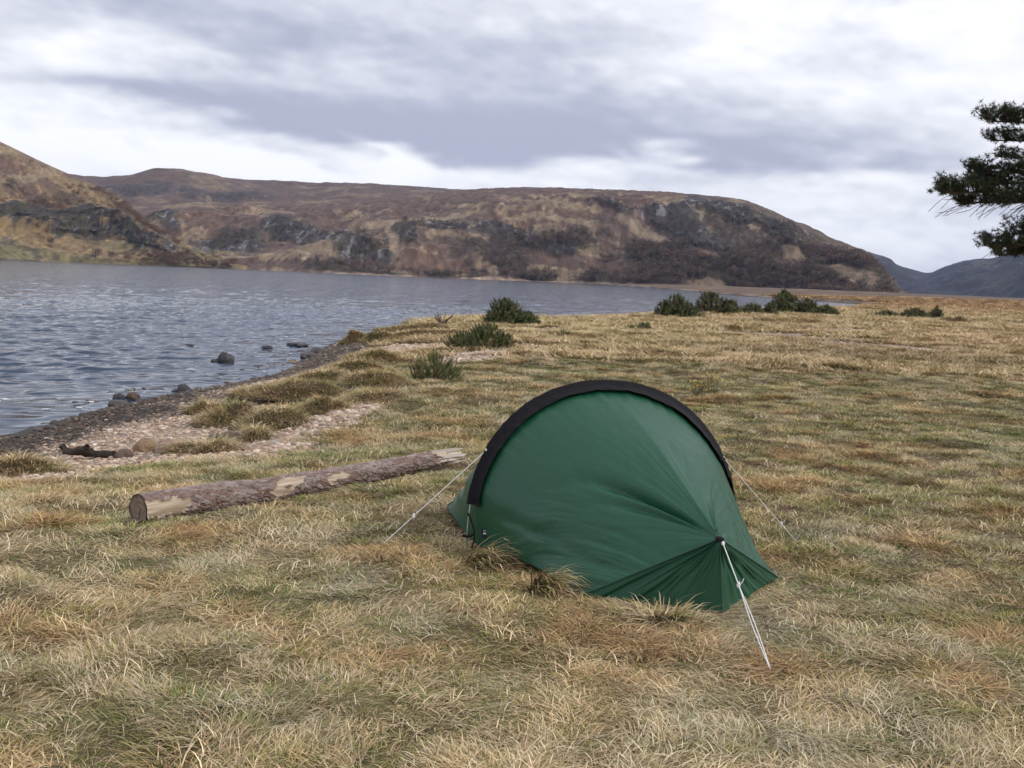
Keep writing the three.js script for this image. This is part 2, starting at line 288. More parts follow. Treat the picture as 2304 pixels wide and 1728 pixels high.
// -- the spur on the left with its crag
const LH = {
  d0: a => curveAt([-50, -34, -26.2, -22, -17.5, -14.5, -13], [430, 470, 545, 605, 612, 632, 645], a),
  el: a => curveAt([-50, -36, -30, -26.2, -24.5, -22.9, -21.7, -20.3, -19.6, -18.9, -18.2, -16.6, -15.2, -13.8, -13], [9, 8.2, 6.9, 5.47, 4.73, 4.08, 3.62, 2.86, 2.05, 1.62, 1.35, 0.62, 0.2, -0.06, -0.2], a),
  cb: a => curveAt([-50, -30, -27, -25.6, -23.7, -22, -20.5, -19.1, -18.2, -17.4, -13], [2.2, 1.9, 1.6, 1.45, 1.3, 1.18, 1.0, 0.68, 0.5, 0.25, -0.2], a),
  ct: a => curveAt([-50, -30, -27, -25.6, -23.7, -22, -20.7, -19.4, -18.6, -18.0, -17.3, -13], [2.5, 2.2, 2.3, 2.75, 2.55, 2.85, 2.45, 1.68, 1.28, 0.88, 0.35, -0.15], a),
};
const cragDepth = (a, e) => sst(0.05, 0.5, LH.ct(a) - LH.cb(a)) * sst(LH.cb(a) - 0.12, LH.cb(a) + 0.1, e) * sst(LH.ct(a) + 0.15, LH.ct(a) - 0.1, e);
const leftAt = hill({
  name: 'hillside', label: 'ochre spur at left with a dark broken crag above the water', a0: -48, a1: -13, nu: 760, nv: 270,
  shape: (a, v) => {
    const T = e => Math.tan(e * DEG), d0 = LH.d0(a), r = LH.el(a), spread = clamp((r + 0.2) / 4);
    const dB = d0 + 12 + 95 * spread, dT = dB + 6 + 16 * spread, dR = dT + 20 + 150 * spread;
    const cb = Math.min(LH.cb(a), r - 0.04), ct = Math.min(LH.ct(a), r - 0.02);
    const yB = 1.6 + dB * T(cb), yT = 1.6 + dT * T(ct), yR = 1.6 + dR * T(r);
    if (v < 0.36) { const t = v / 0.36; return [mix(d0, dB, t), mix(-1.3, yB, Math.pow(t, 1.05))]; }
    if (v < 0.66) { const t = (v - 0.36) / 0.30; return [mix(dB, dT, t), mix(yB, yT, t)]; }
    const t = (v - 0.66) / 0.34; return [mix(dT, dR, t), mix(yT, yR, mix(t, 1 - (1 - t) * (1 - t), 0.35))];
  },
  relief: (x, z, a, e, v) => {
    const c = cragDepth(a, e), w = sst(0, 0.06, v) * sst(1, 0.85, v), k = clamp((LH.el(a) + 0.3) / 3);
    return [w * k * (fbm(x * 0.018, z * 0.018, 4) * 7 + fbm(x * 0.09, z * 0.09, 3) * 2.0) * (1 - c) + w * fbm(x * 0.2, z * 0.2, 2) * 0.6 + c * fbm(x * 0.06, e * 3, 3) * 4, c * (1 + ridged(x * 0.055 + z * 0.03, e * 0.6, 4) * 6 + ridged(x * 0.2, e * 1.6 + z * 0.1, 3) * 3.5)];
  },
  color: (x, z, a, e, v) => {
    const n = fbm(x * 0.02 + 3, z * 0.02, 4), s = fbm(x * 0.03 + e * 1.5, e * 3 + z * 0.01, 4), f = fbm(x * 0.13, z * 0.11 + e * 5, 4), f2 = fbm(x * 0.42, e * 14 + z * 0.2, 3);
    let c = cmix(OCHRE, RUST, sst(0.0, 0.45, n + f * 0.4)); c = cmix(c, cmix(PALE, OCHRE, 0.35), sst(0.2, 0.36, s + f * 0.45 + f2 * 0.2) * 0.65);
    c = cmix(c, OLIVE, sst(1.5, 0.5, e) * sst(-0.1, 0.4, n) * 0.9);
    c = cmix(c, cmix(SCRUB, MOSS, 0.4), sst(0.15, 0.5, f + n * 0.7) * sst(LH.ct(a) + 1.6, LH.ct(a), e) * 0.75);
    const k = cragDepth(a, e + f * 0.38 + n * 0.25); c = cmix(c, cmix(cmul(CRAG, 1.15), MOSS, sst(-0.1, 0.35, f) * 0.75), k * sst(-1.0, -0.4, f + s * 0.5) * 0.93);
    c = cmix(c, cmul(ROCK, 1.25), k * sst(0.28, 0.55, f2 + f * 0.25 - 0.22 * sst(LH.cb(a) + 0.3, LH.cb(a) + 1.0, e)) * 0.9);
    c = cmix(c, ROCK, sst(0.4, 0.6, f2) * sst(-0.2, 0.3, n) * sst(LH.cb(a) + 0.1, LH.cb(a) - 0.3, e) * sst(0.2, 0.5, e) * 0.6);
    c = cmix(c, [0.09, 0.07, 0.06], sst(0.03, 0.012, v + f * 0.006));
    return cmul(c, (1 + 0.4 * f2) * (1 + 0.14 * h2(Math.round(x * 7), Math.round(z * 7))));
  },
});
// -- the blue glen at the right
const FR = { d0: a => curveAt([14, 20, 30, 40], [2300, 2250, 1500, 1200], a), d1: a => curveAt([14, 19, 21.2, 24, 30, 40], [2800, 2800, 3000, 2700, 2400, 2000], a), y0: 0, el: a => curveAt([14, 17, 18.6, 19.4, 19.9, 20.6, 21.3, 21.9, 22.6, 23.4, 24.4, 25.6, 28, 32, 40], [2.8, 2.35, 1.98, 1.76, 1.4, 1.22, 1.07, 1.3, 1.62, 1.82, 1.95, 2.68, 4.2, 5.6, 6.5], a) };
hill({
  name: 'hillside', label: 'distant blue grey mountains closing the glen at right', a0: 14, a1: 40, nu: 420, nv: 130, shape: convex(FR, () => 1.25),
  relief: (x, z, a, e, v) => [sst(0, 0.05, v) * sst(1, 0.8, v) * (fbm(x * 0.003, z * 0.003, 4) * 40 + ridged(x * 0.012, z * 0.012, 4) * 16) + fbm(x * 0.05, z * 0.05, 3) * 2],
  color: (x, z, a, e, v) => { const n = fbm(x * 0.006, z * 0.006, 4), f = fbm(x * 0.03, z * 0.03, 4), s = fbm(x * 0.01 - e * 2, e * 5, 4); let c = cmix([0.036, 0.031, 0.034], [0.075, 0.055, 0.045], sst(0, 0.5, n)); c = cmix(c, [0.16, 0.135, 0.11], sst(0.3, 0.6, s + f * 0.3) * 0.7); return cmul(c, 1 + 0.3 * f); },
});

// ---------------------------------------------------------------- water
const waves = [];
{ const r = rng(77); for (let k = 0; k < 34; k++) { const L = 0.34 * Math.pow(1.1, k * 0.78), th = 0.62 + (r() + r() + r() - 1.5) * 0.75; waves.push({ kx: Math.sin(th) * 2 * Math.PI / L, kz: Math.cos(th) * 2 * Math.PI / L, a: 0.0074 * Math.pow(L, 0.3) * (0.6 + 0.8 * r()), ph: r() * 6.28, L }); } }
function waveHeight(x, z, calm, cell) {
  const gx = x + n2(x * 0.15, z * 0.15) * 0.6, gz = z + n2(x * 0.15 + 40, z * 0.15) * 0.6; let y = 0;
  for (const w of waves) { if (w.L < cell * 2.2) continue; const s = Math.sin(w.kx * gx + w.kz * gz + w.ph); y += w.a * (s + 0.22 * s * s * s); }
  return y * calm * (0.8 + 0.45 * fbm(x * 0.06, z * 0.035 + 3, 3));
}
{
  const g = new Geo(), rows = [], H = 2.3;
  let d = 7.5; while (d < 760) { rows.push(d); d += clamp(d * d / (H * 2300), 0.07, 22); } rows.push(760, 860, 1000);
  const NX = 560;
  for (const d of rows) {
    const w0 = -12 - d * 0.66, w1 = Math.min(70, 6 + d * 0.55);
    for (let i = 0; i <= NX; i++) {
      const x = mix(w0, w1, i / NX), z = -d, s = -lakeDist(x, z), cell = (w1 - w0) / NX;
      const calm = mix(0.22, 1, sst(0.0, 7, s));
      let y = WATER + waveHeight(x, z, calm, Math.max(cell, 0.1));
      const sh = Math.sin(s * 3.6 + fbm(x * 0.3, z * 0.3, 3) * 2.6) ; y += 0.026 * Math.pow(clamp(0.5 + 0.5 * sh), 5) * sst(4.5, 0.8, s) * sst(0, 0.5, s) * (0.4 + 0.6 * sst(-0.2, 0.3, n2(x * 0.45, z * 0.45)));
      g.v(x, y, z, null, x / 6, z / 6);
    }
  }
  for (let j = 0; j < rows.length - 1; j++) for (let i = 0; i < NX; i++) { const a = j * (NX + 1) + i; g.quad(a, a + 1, a + NX + 2, a + NX + 1); }
  // ripple normals
  const S = 512, N = new Uint8Array(S * S * 4), hgt = new Float32Array(S * S), r = rng(5), comp = [];
  for (let k = 0; k < 46; k++) { const m = 3 + Math.floor(Math.pow(r(), 1.3) * 22), th = 0.62 + (r() + r() - 1) * 1.2; comp.push([Math.round(Math.sin(th) * m), Math.round(Math.cos(th) * m), r() * 6.28, 1 / (1.5 + m)]); }
  for (let j = 0; j < S; j++) for (let i = 0; i < S; i++) { let s = 0; for (const c of comp) s += c[3] * Math.sin(2 * Math.PI * (c[0] * i + c[1] * j) / S + c[2]); hgt[j * S + i] = s; }
  for (let j = 0; j < S; j++) for (let i = 0; i < S; i++) {
    const q = (a, b) => hgt[((b + S) % S) * S + (a + S) % S], dx = (q(i + 1, j) - q(i - 1, j)) * 1.9, dy = (q(i, j + 1) - q(i, j - 1)) * 1.9, l = Math.hypot(dx, dy, 1), k = (j * S + i) * 4;
    N[k] = 127.5 - dx / l * 127.5; N[k + 1] = 127.5 - dy / l * 127.5; N[k + 2] = 127.5 + 127.5 / l; N[k + 3] = 255;
  }
  const nt = new THREE.DataTexture(N, S, S); nt.wrapS = nt.wrapT = THREE.RepeatWrapping; nt.magFilter = THREE.LinearFilter; nt.needsUpdate = true;
  // wave groups and gusts, 3 to 10 m long, over an 84 m tile
  const G2 = new Uint8Array(S * S * 4), gw = []; for (let k = 0; k < 60; k++) { const m = 7 + Math.floor(r() * 26), th = 0.35 + (r() + r() - 1) * 0.85; gw.push([Math.round(Math.sin(th) * m * 0.8), Math.round(Math.cos(th) * m * 1.2), r() * 6.28, 1 / m]); }
  let gm = 0; const gh = new Float32Array(S * S); for (let j = 0; j < S; j++) for (let i = 0; i < S; i++) { let s = 0; for (const c of gw) s += c[3] * Math.sin(2 * Math.PI * (c[0] * i + c[1] * j) / S + c[2]); gh[j * S + i] = s; gm = Math.max(gm, Math.abs(s)); }
  for (let k = 0; k < S * S; k++) { G2[k * 4] = G2[k * 4 + 1] = G2[k * 4 + 2] = 127.5 + 127 * gh[k] / gm; G2[k * 4 + 3] = 255; }
  const bt = new THREE.DataTexture(G2, S, S); bt.wrapS = bt.wrapT = THREE.RepeatWrapping; bt.magFilter = THREE.LinearFilter; bt.repeat.set(1 / 14, 1 / 14); bt.needsUpdate = true;
  const mat = new THREE.MeshPhysicalMaterial({ color: RGB(0.03, 0.049, 0.084), roughness: 0.1, ior: 1.33, normalMap: nt, normalScale: new THREE.Vector2(0.6, 0.6), bumpMap: bt, bumpScale: 0.16 });
  kind(top(new THREE.Mesh(g.build(), mat), 'loch_water'), 'structure', 'choppy grey blue water of the loch');
}

// ---------------------------------------------------------------- far trees
function birchCrown(seed, n) {
  const g = new Geo(), r = rng(seed);
  const lobes = []; for (let k = 0; k < 7; k++) { const a = r() * 6.28, q = 0.28 * Math.sqrt(r()); lobes.push([Math.cos(a) * q, 0.42 + r() * 0.42, Math.sin(a) * q, 0.16 + r() * 0.14]); }
  for (let k = 0; k < n; k++) {
    const L = lobes[Math.floor(r() * 7)], u = r() * 2 - 1, a = r() * 6.28, q = L[3] * Math.cbrt(r()), s = Math.sqrt(1 - u * u);
    const x = L[0] + Math.cos(a) * s * q, y = L[1] + u * q * 0.9, z = L[2] + Math.sin(a) * s * q, t = 0.8 + 0.45 * r(), c = [t, t, t];
    const l = 0.05 + 0.06 * r(), w = 0.012 + 0.012 * r(), b = r() * 6.28, up = 0.3 + r() * 0.9;
    const A = g.v(x - Math.sin(b) * w, y, z + Math.cos(b) * w, c), B2 = g.v(x + Math.sin(b) * w, y, z - Math.cos(b) * w, c), D = g.v(x + Math.cos(b) * l, y + up * l, z + Math.sin(b) * l, c);
    g.tri(A, B2, D);
  }
  return g.build();
}
function birchTrunk(seed) {
  const r = rng(seed), list = [];
  const lean = [(r() - 0.5) * 0.15, (r() - 0.5) * 0.15];
  list.push(tube([[0, -0.1, 0], [lean[0] * 0.4, 0.25, lean[1] * 0.4], [lean[0], 0.6, lean[1]], [lean[0] * 1.3, 0.9, lean[1]]], 0.014, 5, 4));
  for (let k = 0; k < 6; k++) { const a = r() * 6.28, y = 0.22 + r() * 0.3, l = 0.22 + r() * 0.14; list.push(tube([[lean[0] * y * 1.4, y, lean[1] * y * 1.4], [Math.cos(a) * l * 0.6, y + 0.14, Math.sin(a) * l * 0.6], [Math.cos(a) * l, y + 0.32, Math.sin(a) * l]], 0.007, 3, 3)); }
  const m = mergeGeometries(list.map(g => g.toNonIndexed())); m.deleteAttribute('uv'); return m;
}
const crowns = [1, 2, 3].map(s => birchCrown(s * 91, 170)), trunks = [1, 2, 3].map(s => birchTrunk(s * 53));
const birchMat = std({ vertexColors: true, color: RGB(0.15, 0.112, 0.092), roughness: 1, side: THREE.DoubleSide }), birchBark = std({ color: RGB(0.2, 0.175, 0.165), roughness: 0.95 });
const nothing = new THREE.Object3D();
function scatter(name, label, geos, mat, places, kindName = 'stuff', category) {  // places: [x,y,z,yaw,sx,sy,sz,colour,variant,tiltx,tiltz]
  geos.forEach((geo, k) => {
    const mine = places.filter(p => p[8] === k); if (!mine.length) return;
    const im = new THREE.InstancedMesh(geo, mat, mine.length);
    mine.forEach((p, i) => { nothing.position.set(p[0], p[1], p[2]); nothing.rotation.set(p[9] ?? 0, p[3], p[10] ?? 0, 'YXZ'); nothing.scale.set(p[4], p[5], p[6]); nothing.updateMatrix(); im.setMatrixAt(i, nothing.matrix); im.setColorAt(i, RGB(...p[7])); });
    kind(top(im, name), kindName, label, category);
  });
}
{
  const r = rng(404), places = [];
  for (let k = 0; k < 60000 && places.length < 3800; k++) {
    const a = -16 + 36 * r(), v = Math.pow(r(), 1.25) * 0.8, p = mainAt(a, v); if (!p) continue;
    const d = mainScrub(p[0], p[2], p[3], p[4]); if (r() > d * d * 0.5 || v < 0.008 || v > 0.72 || p[4] > M.el(p[3]) - 0.28) continue;
    const h = (3.2 + 3.4 * r()) * (p[4] > 2.3 ? 0.5 : 1) * mix(0.45, 1, sst(0.3, 1.0, M.el(p[3]) - p[4])), t = 0.62 + 0.7 * r(), q = r();
    const c = q < 0.16 ? [0.75 * t, 0.95 * t, 0.6 * t] : q < 0.4 ? [1.3 * t, 1.05 * t, 0.85 * t] : [t, 0.97 * t, 1.02 * t];
    places.push([p[0] + (r() - 0.5) * 3, p[1] - 0.4, p[2] + (r() - 0.5) * 3, r() * 6.28, h * (0.9 + 0.5 * r()), h, h * (0.9 + 0.5 * r()), c, Math.floor(r() * 3)]);
  }
  scatter('birch_wood', 'bare birch wood covering the far hillside', crowns, birchMat, places);
  scatter('birch_wood', 'trunks of the bare birch wood on the far hillside', trunks, birchBark, places.map(p => { const q = p.slice(); q[7] = [1, 1, 1]; return q; }));
  const left = [];
  for (let k = 0; k < 9000 && left.length < 1100; k++) {
    const a = -34 + 19 * r(), v = 0.9 * r(), p = leftAt(a, v), e = p[4], onTop = sst(LH.ct(a) - 0.25, LH.ct(a) + 0.1, e) * sst(LH.ct(a) + 1.1, LH.ct(a) + 0.1, e) * sst(-17.4, -19, a), low = sst(0.45, 0.1, e) * sst(-21.5, -19, a) * sst(-14, -15, a), n = fbm(p[0] * 0.05, p[2] * 0.05, 3);
    if (r() > clamp(onTop * sst(-0.35, 0.2, n) + low * sst(-0.15, 0.25, n) * 0.5 + 0.012)) continue;
    const h = 2.4 + 3.2 * r(), t = 0.65 + 0.6 * r(); left.push([p[0], p[1] - 0.3, p[2], r() * 6.28, h * 1.3, h, h * 1.3, [1.15 * t, 0.9 * t, 0.72 * t], Math.floor(r() * 3)]);
  }
  scatter('birch_scrub', 'bare birch and heather scrub along the crag and foot of the left spur', crowns, birchMat, left);
}
const loneMat = std({ vertexColors: true, color: RGB(0.13, 0.085, 0.062), roughness: 1, side: THREE.DoubleSide });
const loneCrowns = [5, 6, 7].map(s => birchCrown(s * 17, 420));
const loneTrees = [
  [-23.9, 0.25, 6.5, 'bushy bare birch on the left spur, low slope nearest the left edge'], [-22.3, 0.3, 7.2, 'round bare birch standing alone halfway up the spur grass'], [-21.9, 0.06, 8.2, 'tall dark birch close to the water under the crag'],
  [-21.1, 0.045, 6, 'short rust brown birch at the water beside the tall dark birch'], [-20.3, 0.06, 4.6, 'pale small birch by the water below the crag end'], [-19.0, 0.05, 5.6, 'first bushy birch of the dark shoreline clump below the crag'],
  [-17.4, 0.06, 6.4, 'rounded birch in the middle of the spur foot clump'], [-16.9, 0.08, 7.4, 'tallest birch of the clump at the spur foot'], [-16.1, 0.05, 6, 'wide brown birch at the right of the spur foot clump'], [-15.4, 0.05, 4.6, 'last small birch before the spur runs into the loch'],
  [-25.6, 0.72, 7.5, 'dark birch on the upper left slope above the crag'],
].map(([a, v, h, label], k) => {
  const t = new THREE.Group(), p = leftAt(a, v), j = k % 3; t.position.set(p[0], p[1] - 0.35, p[2]); t.scale.set(h * 1.25, h, h * 1.25); t.rotation.y = k * 2.1;
  part(t, 'trunk', trunks[j], birchBark); part(t, 'crown', loneCrowns[j], loneMat);
  tag(top(t, 'birch_tree'), label, 'tree', 'bare birches on the left spur'); return t;
});

// ---------------------------------------------------------------- grass
const STRAW = [0.59, 0.45, 0.255], PALEST = [0.76, 0.63, 0.42], TAWNY = [0.43, 0.285, 0.165], GREEN = [0.18, 0.23, 0.06], OLIVEG = [0.36, 0.325, 0.115], GOLD = [0.53, 0.405, 0.19];
function blade(g, x, y, z, yaw, len, t0, t1, w, c, seg = 3) {   // t0, t1: lean from the vertical at the root and at the tip
  const dx = Math.cos(yaw), dz = Math.sin(yaw), sx = -dz, sz = dx; let px = x, py = y, pz = z, L = -1, R = -1;
  for (let k = 0; k <= seg; k++) {
    const f = k / seg, ww = w * (1 - f * 0.75) * 0.5;
    if (k < seg) { const a = g.v(px + sx * ww, py, pz + sz * ww, c), b = g.v(px - sx * ww, py, pz - sz * ww, c); if (L >= 0) g.quad(L, R, b, a); L = a; R = b; }
    else { const a = g.v(px, py, pz, c); g.tri(L, R, a); }
    const th = mix(t0, t1, (k + 0.5) / seg), l = len / seg; px += dx * Math.sin(th) * l; pz += dz * Math.sin(th) * l; py += Math.cos(th) * l;
  }
}
function pick(r, list) { let q = r(); for (const [w, c] of list) { if (q < w) return c; q -= w; } return list[0][1]; }
function tuft(seed, o) {
  const g = new Geo(), r = rng(seed);
  for (let k = 0; k < o.n; k++) {
    const a = r() * 6.28, q = o.rad * Math.sqrt(r()), c0 = pick(r, o.cols), t = 0.42 + 0.9 * Math.pow(r(), 0.8);
    const yaw = o.comb ? (r() + r() - 1) * o.comb : a + (r() - 0.5) * 1.6;
    blade(g, Math.cos(a) * q, -0.01, Math.sin(a) * q, yaw, mix(o.l0, o.l1, r()), mix(0.1, o.s0, r()), mix(o.s1, o.s2, r()), mix(0.0026, 0.0056, r()) * (o.w ?? 1), cmul(c0, t));
  }
  return g.build();
}
const dry = [[0.46, STRAW], [0.28, PALEST], [0.14, TAWNY], [0.12, OLIVEG]], mixed = [[0.24, STRAW], [0.1, PALEST], [0.12, GOLD], [0.3, OLIVEG], [0.24, GREEN]], green = [[0.45, GREEN], [0.32, OLIVEG], [0.23, STRAW]], tawny = [[0.5, TAWNY], [0.25, GOLD], [0.25, STRAW]];
const tufts = [
  tuft(1, { n: 60, rad: 0.10, l0: 0.05, l1: 0.13, s0: 1.45, s1: 1.4, s2: 2.0, comb: 1.3, cols: dry }),
  tuft(2, { n: 60, rad: 0.10, l0: 0.055, l1: 0.15, s0: 1.5, s1: 1.45, s2: 2.05, comb: 2.2, cols: dry }),
  tuft(3, { n: 60, rad: 0.09, l0: 0.04, l1: 0.095, s0: 1.0, s1: 1.0, s2: 1.9, cols: mixed }),
  tuft(4, { n: 60, rad: 0.09, l0: 0.035, l1: 0.08, s0: 0.9, s1: 0.8, s2: 1.7, cols: green }),
  tuft(5, { n: 70, rad: 0.08, l0: 0.06, l1: 0.15, s0: 1.0, s1: 1.5, s2: 2.4, cols: tawny }),
];
// far tufts: fewer, broader blades
const farTufts = [
  tuft(11, { n: 40, rad: 0.13, l0: 0.10, l1: 0.25, s0: 0.8, s1: 1.2, s2: 2.0, comb: 1.6, cols: dry, w: 2.0 }),
  tuft(12, { n: 40, rad: 0.13, l0: 0.07, l1: 0.18, s0: 0.8, s1: 0.9, s2: 1.9, cols: mixed, w: 2.0 }),
  tuft(13, { n: 40, rad: 0.12, l0: 0.10, l1: 0.24, s0: 0.7, s1: 1.2, s2: 2.3, cols: tawny, w: 2.0 }),
];
const grassMat = new THREE.MeshPhysicalMaterial({ vertexColors: true, roughness: 1, specularIntensity: 0.25, side: THREE.DoubleSide });
const tentFoot = [[-0.25, -6.12], [0.4, -5.14], [1.07, -4.95], [1.5, -5.59], [1.43, -6.42], [0.8, -7.36], [0.13, -7.6], [-0.32, -6.91]];
function inPoly(poly, x, z) { let c = false; for (let i = 0, j = poly.length - 1; i < poly.length; j = i++) { const [ax, az] = poly[j], [bx, bz] = poly[i]; if ((az > z) !== (bz > z) && x < (bx - ax) * (z - az) / (bz - az) + ax) c = !c; } return c; }
const LOG0 = [-2.27, -6.33], LOG1 = [-0.56, -8.72];
function logDist(x, z) { const dx = LOG1[0] - LOG0[0], dz = LOG1[1] - LOG0[1], t = clamp(((x - LOG0[0]) * dx + (z - LOG0[1]) * dz) / (dx * dx + dz * dz)); return Math.hypot(x - LOG0[0] - dx * t, z - LOG0[1] - dz * t); }
function clear(x, z) { return inPoly(tentFoot, 0.6 + (x - 0.6) * 1.05, -6.27 + (z + 6.27) * 1.05) || logDist(x, z) < 0.10; }
{
  const r = rng(2024), near = [], far = [];
  const bands = [[1.6, 6, 330, 0.95], [6, 11, 210, 1.0], [11, 20, 95, 1.2]];
  for (const [d0, d1, dens, sc] of bands) {
    const area = (d1 - d0) * (1.16 * (d0 + d1) / 2 + 3), n = Math.round(area * dens);
    for (let k = 0; k < n; k++) {
      const z = -mix(d0, d1, Math.pow(r(), 0.92)), w = 0.58 * -z + 1.5, x = (r() * 2 - 1) * w;
      const s = lakeDist(x, z); if (s < 0.3) continue;
      const be = Math.max(beach(x, z, s), gravel(x, z)); if (r() < be * 1.05 || clear(x, z)) continue;
      const a = 0.7 * fbm(x * 1.6 + 3, z * 1.6, 4) + (r() - 0.5) * 0.75 - 0.22 * fbm(x * 0.22 + 5, z * 0.22 + 1, 2) - 0.1 * sst(0.5, 4, x) + 0.14 * sst(-7, -4, z), b = fbm(x * 2.6 - 8, z * 2.6 + 2, 3) + (r() - 0.5) * 0.4, c = fbm(x * 0.16 + 1, z * 0.16 + 8, 3), q = r();
      let kk = b > 0.56 ? 4 : a > 0.06 ? (q < 0.5 ? 0 : q < 0.8 ? 1 : 2) : a > -0.18 ? (q < 0.5 ? 2 : q < 0.75 ? 3 : 0) : (q < 0.6 ? 3 : q < 0.85 ? 2 : 1);
      const yaw = fbm(x * 1.5 + 30, z * 1.5, 2) * 11 + (r() - 0.5) * 1.9, t = 0.66 + 0.42 * r() + 0.16 * c, warm = b * 0.14;
      const ss = sc * (0.68 + 0.42 * r()) * (1 + 0.35 * Math.max(0, b)), hh = ss * (kk === 4 ? 0.72 : 0.8) * (inPoly(tentFoot, 0.6 + (x - 0.6) * 0.78, -6.27 + (z + 6.27) * 0.74) ? 0.5 : tentZone(x, z) > 0.5 && z > -6.2 ? 0.75 : 1) * mix(0.7, 1, sst(0, 1.2, -be + 0.5)) * (logDist(x, z) < 0.3 ? 0.6 : 1);
      near.push([x, landHeight(x, z, s), z, yaw, ss, hh, ss, [t * (1 + warm), t, t * (1 - warm)], kk, (r() - 0.5) * 0.2, (r() - 0.5) * 0.2]);
    }
  }
  const fars = [[20, 34, 38, 1.6], [34, 62, 15, 2.3], [62, 120, 3.4, 3.6], [120, 240, 0.8, 5.5]];
  for (const [d0, d1, dens, sc] of fars) {
    const n = Math.round((d1 - d0) * 1.16 * (d0 + d1) / 2 * dens);
    for (let k = 0; k < n; k++) {
      const z = -mix(d0, d1, Math.pow(r(), 0.85)), x = (r() * 2 - 1) * 0.6 * -z; const s = lakeDist(x, z); if (s < 0.4) continue;
      if (r() < Math.max(beach(x, z, s), gravel(x, z)) * 1.02) continue;
      const b = 0.6 * fbm(x * 0.12 - 8, z * 0.2 + 2, 3) * 0.4 + 0.6 * fbm(x * 0.55, z * 0.6, 3) + (r() - 0.5) * 0.25, q = r(), kk = b > 0.34 ? (q < 0.6 ? 2 : 1) : b > -0.12 ? (q < 0.6 ? 0 : 1) : q < 0.65 ? 1 : 0, t = 0.76 + 0.36 * r(), g = fbm(x * 0.05, z * 0.1, 3);
      const ss = sc * (0.7 + 0.6 * r()), moor = sst(70, 140, -z) * 0.45;
      far.push([x, landHeight(x, z, s), z, r() * 6.28, ss, ss * 0.55, ss, [t * 1.0 * (1 - moor * 0.35), t * (0.98 + 0.06 * g) * (1 - moor * 0.62), t * 0.98 * (1 - moor * 0.7)], kk, 0, 0]);
    }
  }
  scatter('meadow_grass', 'matted straw and green meadow grass in the foreground', tufts, grassMat, near);
  scatter('meadow_grass', 'tawny rough grass on the far flats', farTufts, grassMat, far);
}

// ---- hummocks: humps of turf with long hanging blades
const soilMat = std({ color: RGB(0.13, 0.095, 0.05), roughness: 1, bumpMap: rep(grainFine, 2), bumpScale: 0.02 });
function hummock(x, z, rx, h, rz, label, o = {}) {
  h *= -z > 7 ? 0.72 : 1; const t = new THREE.Group(), y = landHeight(x, z), r = rng(Math.round(x * 971 + z * 317) + 5000);
  t.position.set(x, y - 0.02, z); t.rotation.y = o.turn ?? 0;
  const H = (u, v) => { const q = Math.hypot(u, v); return h * (1 - sst(0.25, 1.0, q * (1 + 0.25 * fbm(u * 2 + x, v * 2 + z, 2)))) * (1 + 0.75 * fbm(u * 2.6 + x * 3, v * 2.6 + z, 3)); };
  part(t, 'mound', sheet(22, 22, (u, v) => { const a = u * 2 * Math.PI, q = v * 1.05, ux = Math.cos(a) * q, uz = Math.sin(a) * q; return { p: [ux * rx, H(ux, uz) - 0.02, uz * rz] }; }), soilMat);
  const g = new Geo(), n = o.n ?? Math.round(2600 * Math.sqrt(rx * rz) / 0.45), cols = o.cols ?? [[0.35, TAWNY], [0.25, OLIVEG], [0.25, STRAW], [0.15, GREEN]];
  for (let k = 0; k < n; k++) {
    const a = r() * 6.28, q = Math.sqrt(r()) * 0.95, ux = Math.cos(a) * q, uz = Math.sin(a) * q, pn = fbm(ux * 2.2 + x * 5, uz * 2.2 + z, 2), c = cmul(pick(r, pn > 0.15 ? dry : pn < -0.2 ? mixed : cols), 0.5 + 0.7 * r());
    const yaw = (o.comb !== undefined ? o.comb + (r() + r() - 1) * 1.2 : Math.atan2(uz * rz, ux * rx) + (r() - 0.5) * 2.6);
    blade(g, ux * rx, H(ux, uz) - 0.02, uz * rz, yaw, mix(0.06, o.len ?? 0.2, r()), mix(0.2, 1.2, r()), mix(1.4, 2.5, r()), mix(0.005, 0.010, r()) * (o.w ?? 1), c);
  }
  part(t, 'blades', g.build(), grassMat);
  tag(top(t, 'grass_hummock'), label, 'tussock', 'turf hummocks'); return t;
}
const shoreCols = [[0.45, TAWNY], [0.16, OLIVEG], [0.24, STRAW], [0.15, GOLD]];
hummock(-4.45, -9.25, 0.75, 0.16, 0.42, 'dark brown turf hummock at the left edge of the shingle', { cols: [[0.6, TAWNY], [0.25, GOLD], [0.15, OLIVEG]] });
hummock(-3.35, -12.55, 0.5, 0.26, 0.42, 'round green topped hummock in the middle of the shingle', { cols: shoreCols });
hummock(-2.72, -12.15, 0.55, 0.22, 0.4, 'straw coloured hummock with grass hanging over pale pebbles', { cols: dry });
hummock(-3.0, -14.6, 1.0, 0.26, 0.5, 'long hummock with a dark undercut edge above the shingle', { cols: shoreCols });
hummock(-4.0, -13.9, 0.4, 0.14, 0.3, 'low rusty hummock beside the wet stones', { cols: tawny });
hummock(-1.8, -13.9, 0.55, 0.2, 0.5, 'green and straw hummock where the turf meets the gravel gap', { cols: shoreCols });
hummock(-2.95, -16.2, 0.65, 0.22, 0.5, 'tawny humps at the head of the shingle behind the long hummock', { cols: shoreCols });
hummock(-2.3, -13.1, 0.4, 0.18, 0.4, 'ragged brown hummock beside the gravel gap', { cols: tawny });
hummock(-2.0, -15.4, 0.6, 0.2, 0.6, 'olive hummock just left of the small spiky gorse', { cols: shoreCols });
hummock(-3.75, -15.0, 0.35, 0.16, 0.28, 'small dark hummock at the upper edge of the wet stones', { cols: tawny });
hummock(-3.05, -10.55, 0.5, 0.15, 0.3, 'flat hummock with a cut earth edge behind the log', { cols: dry });
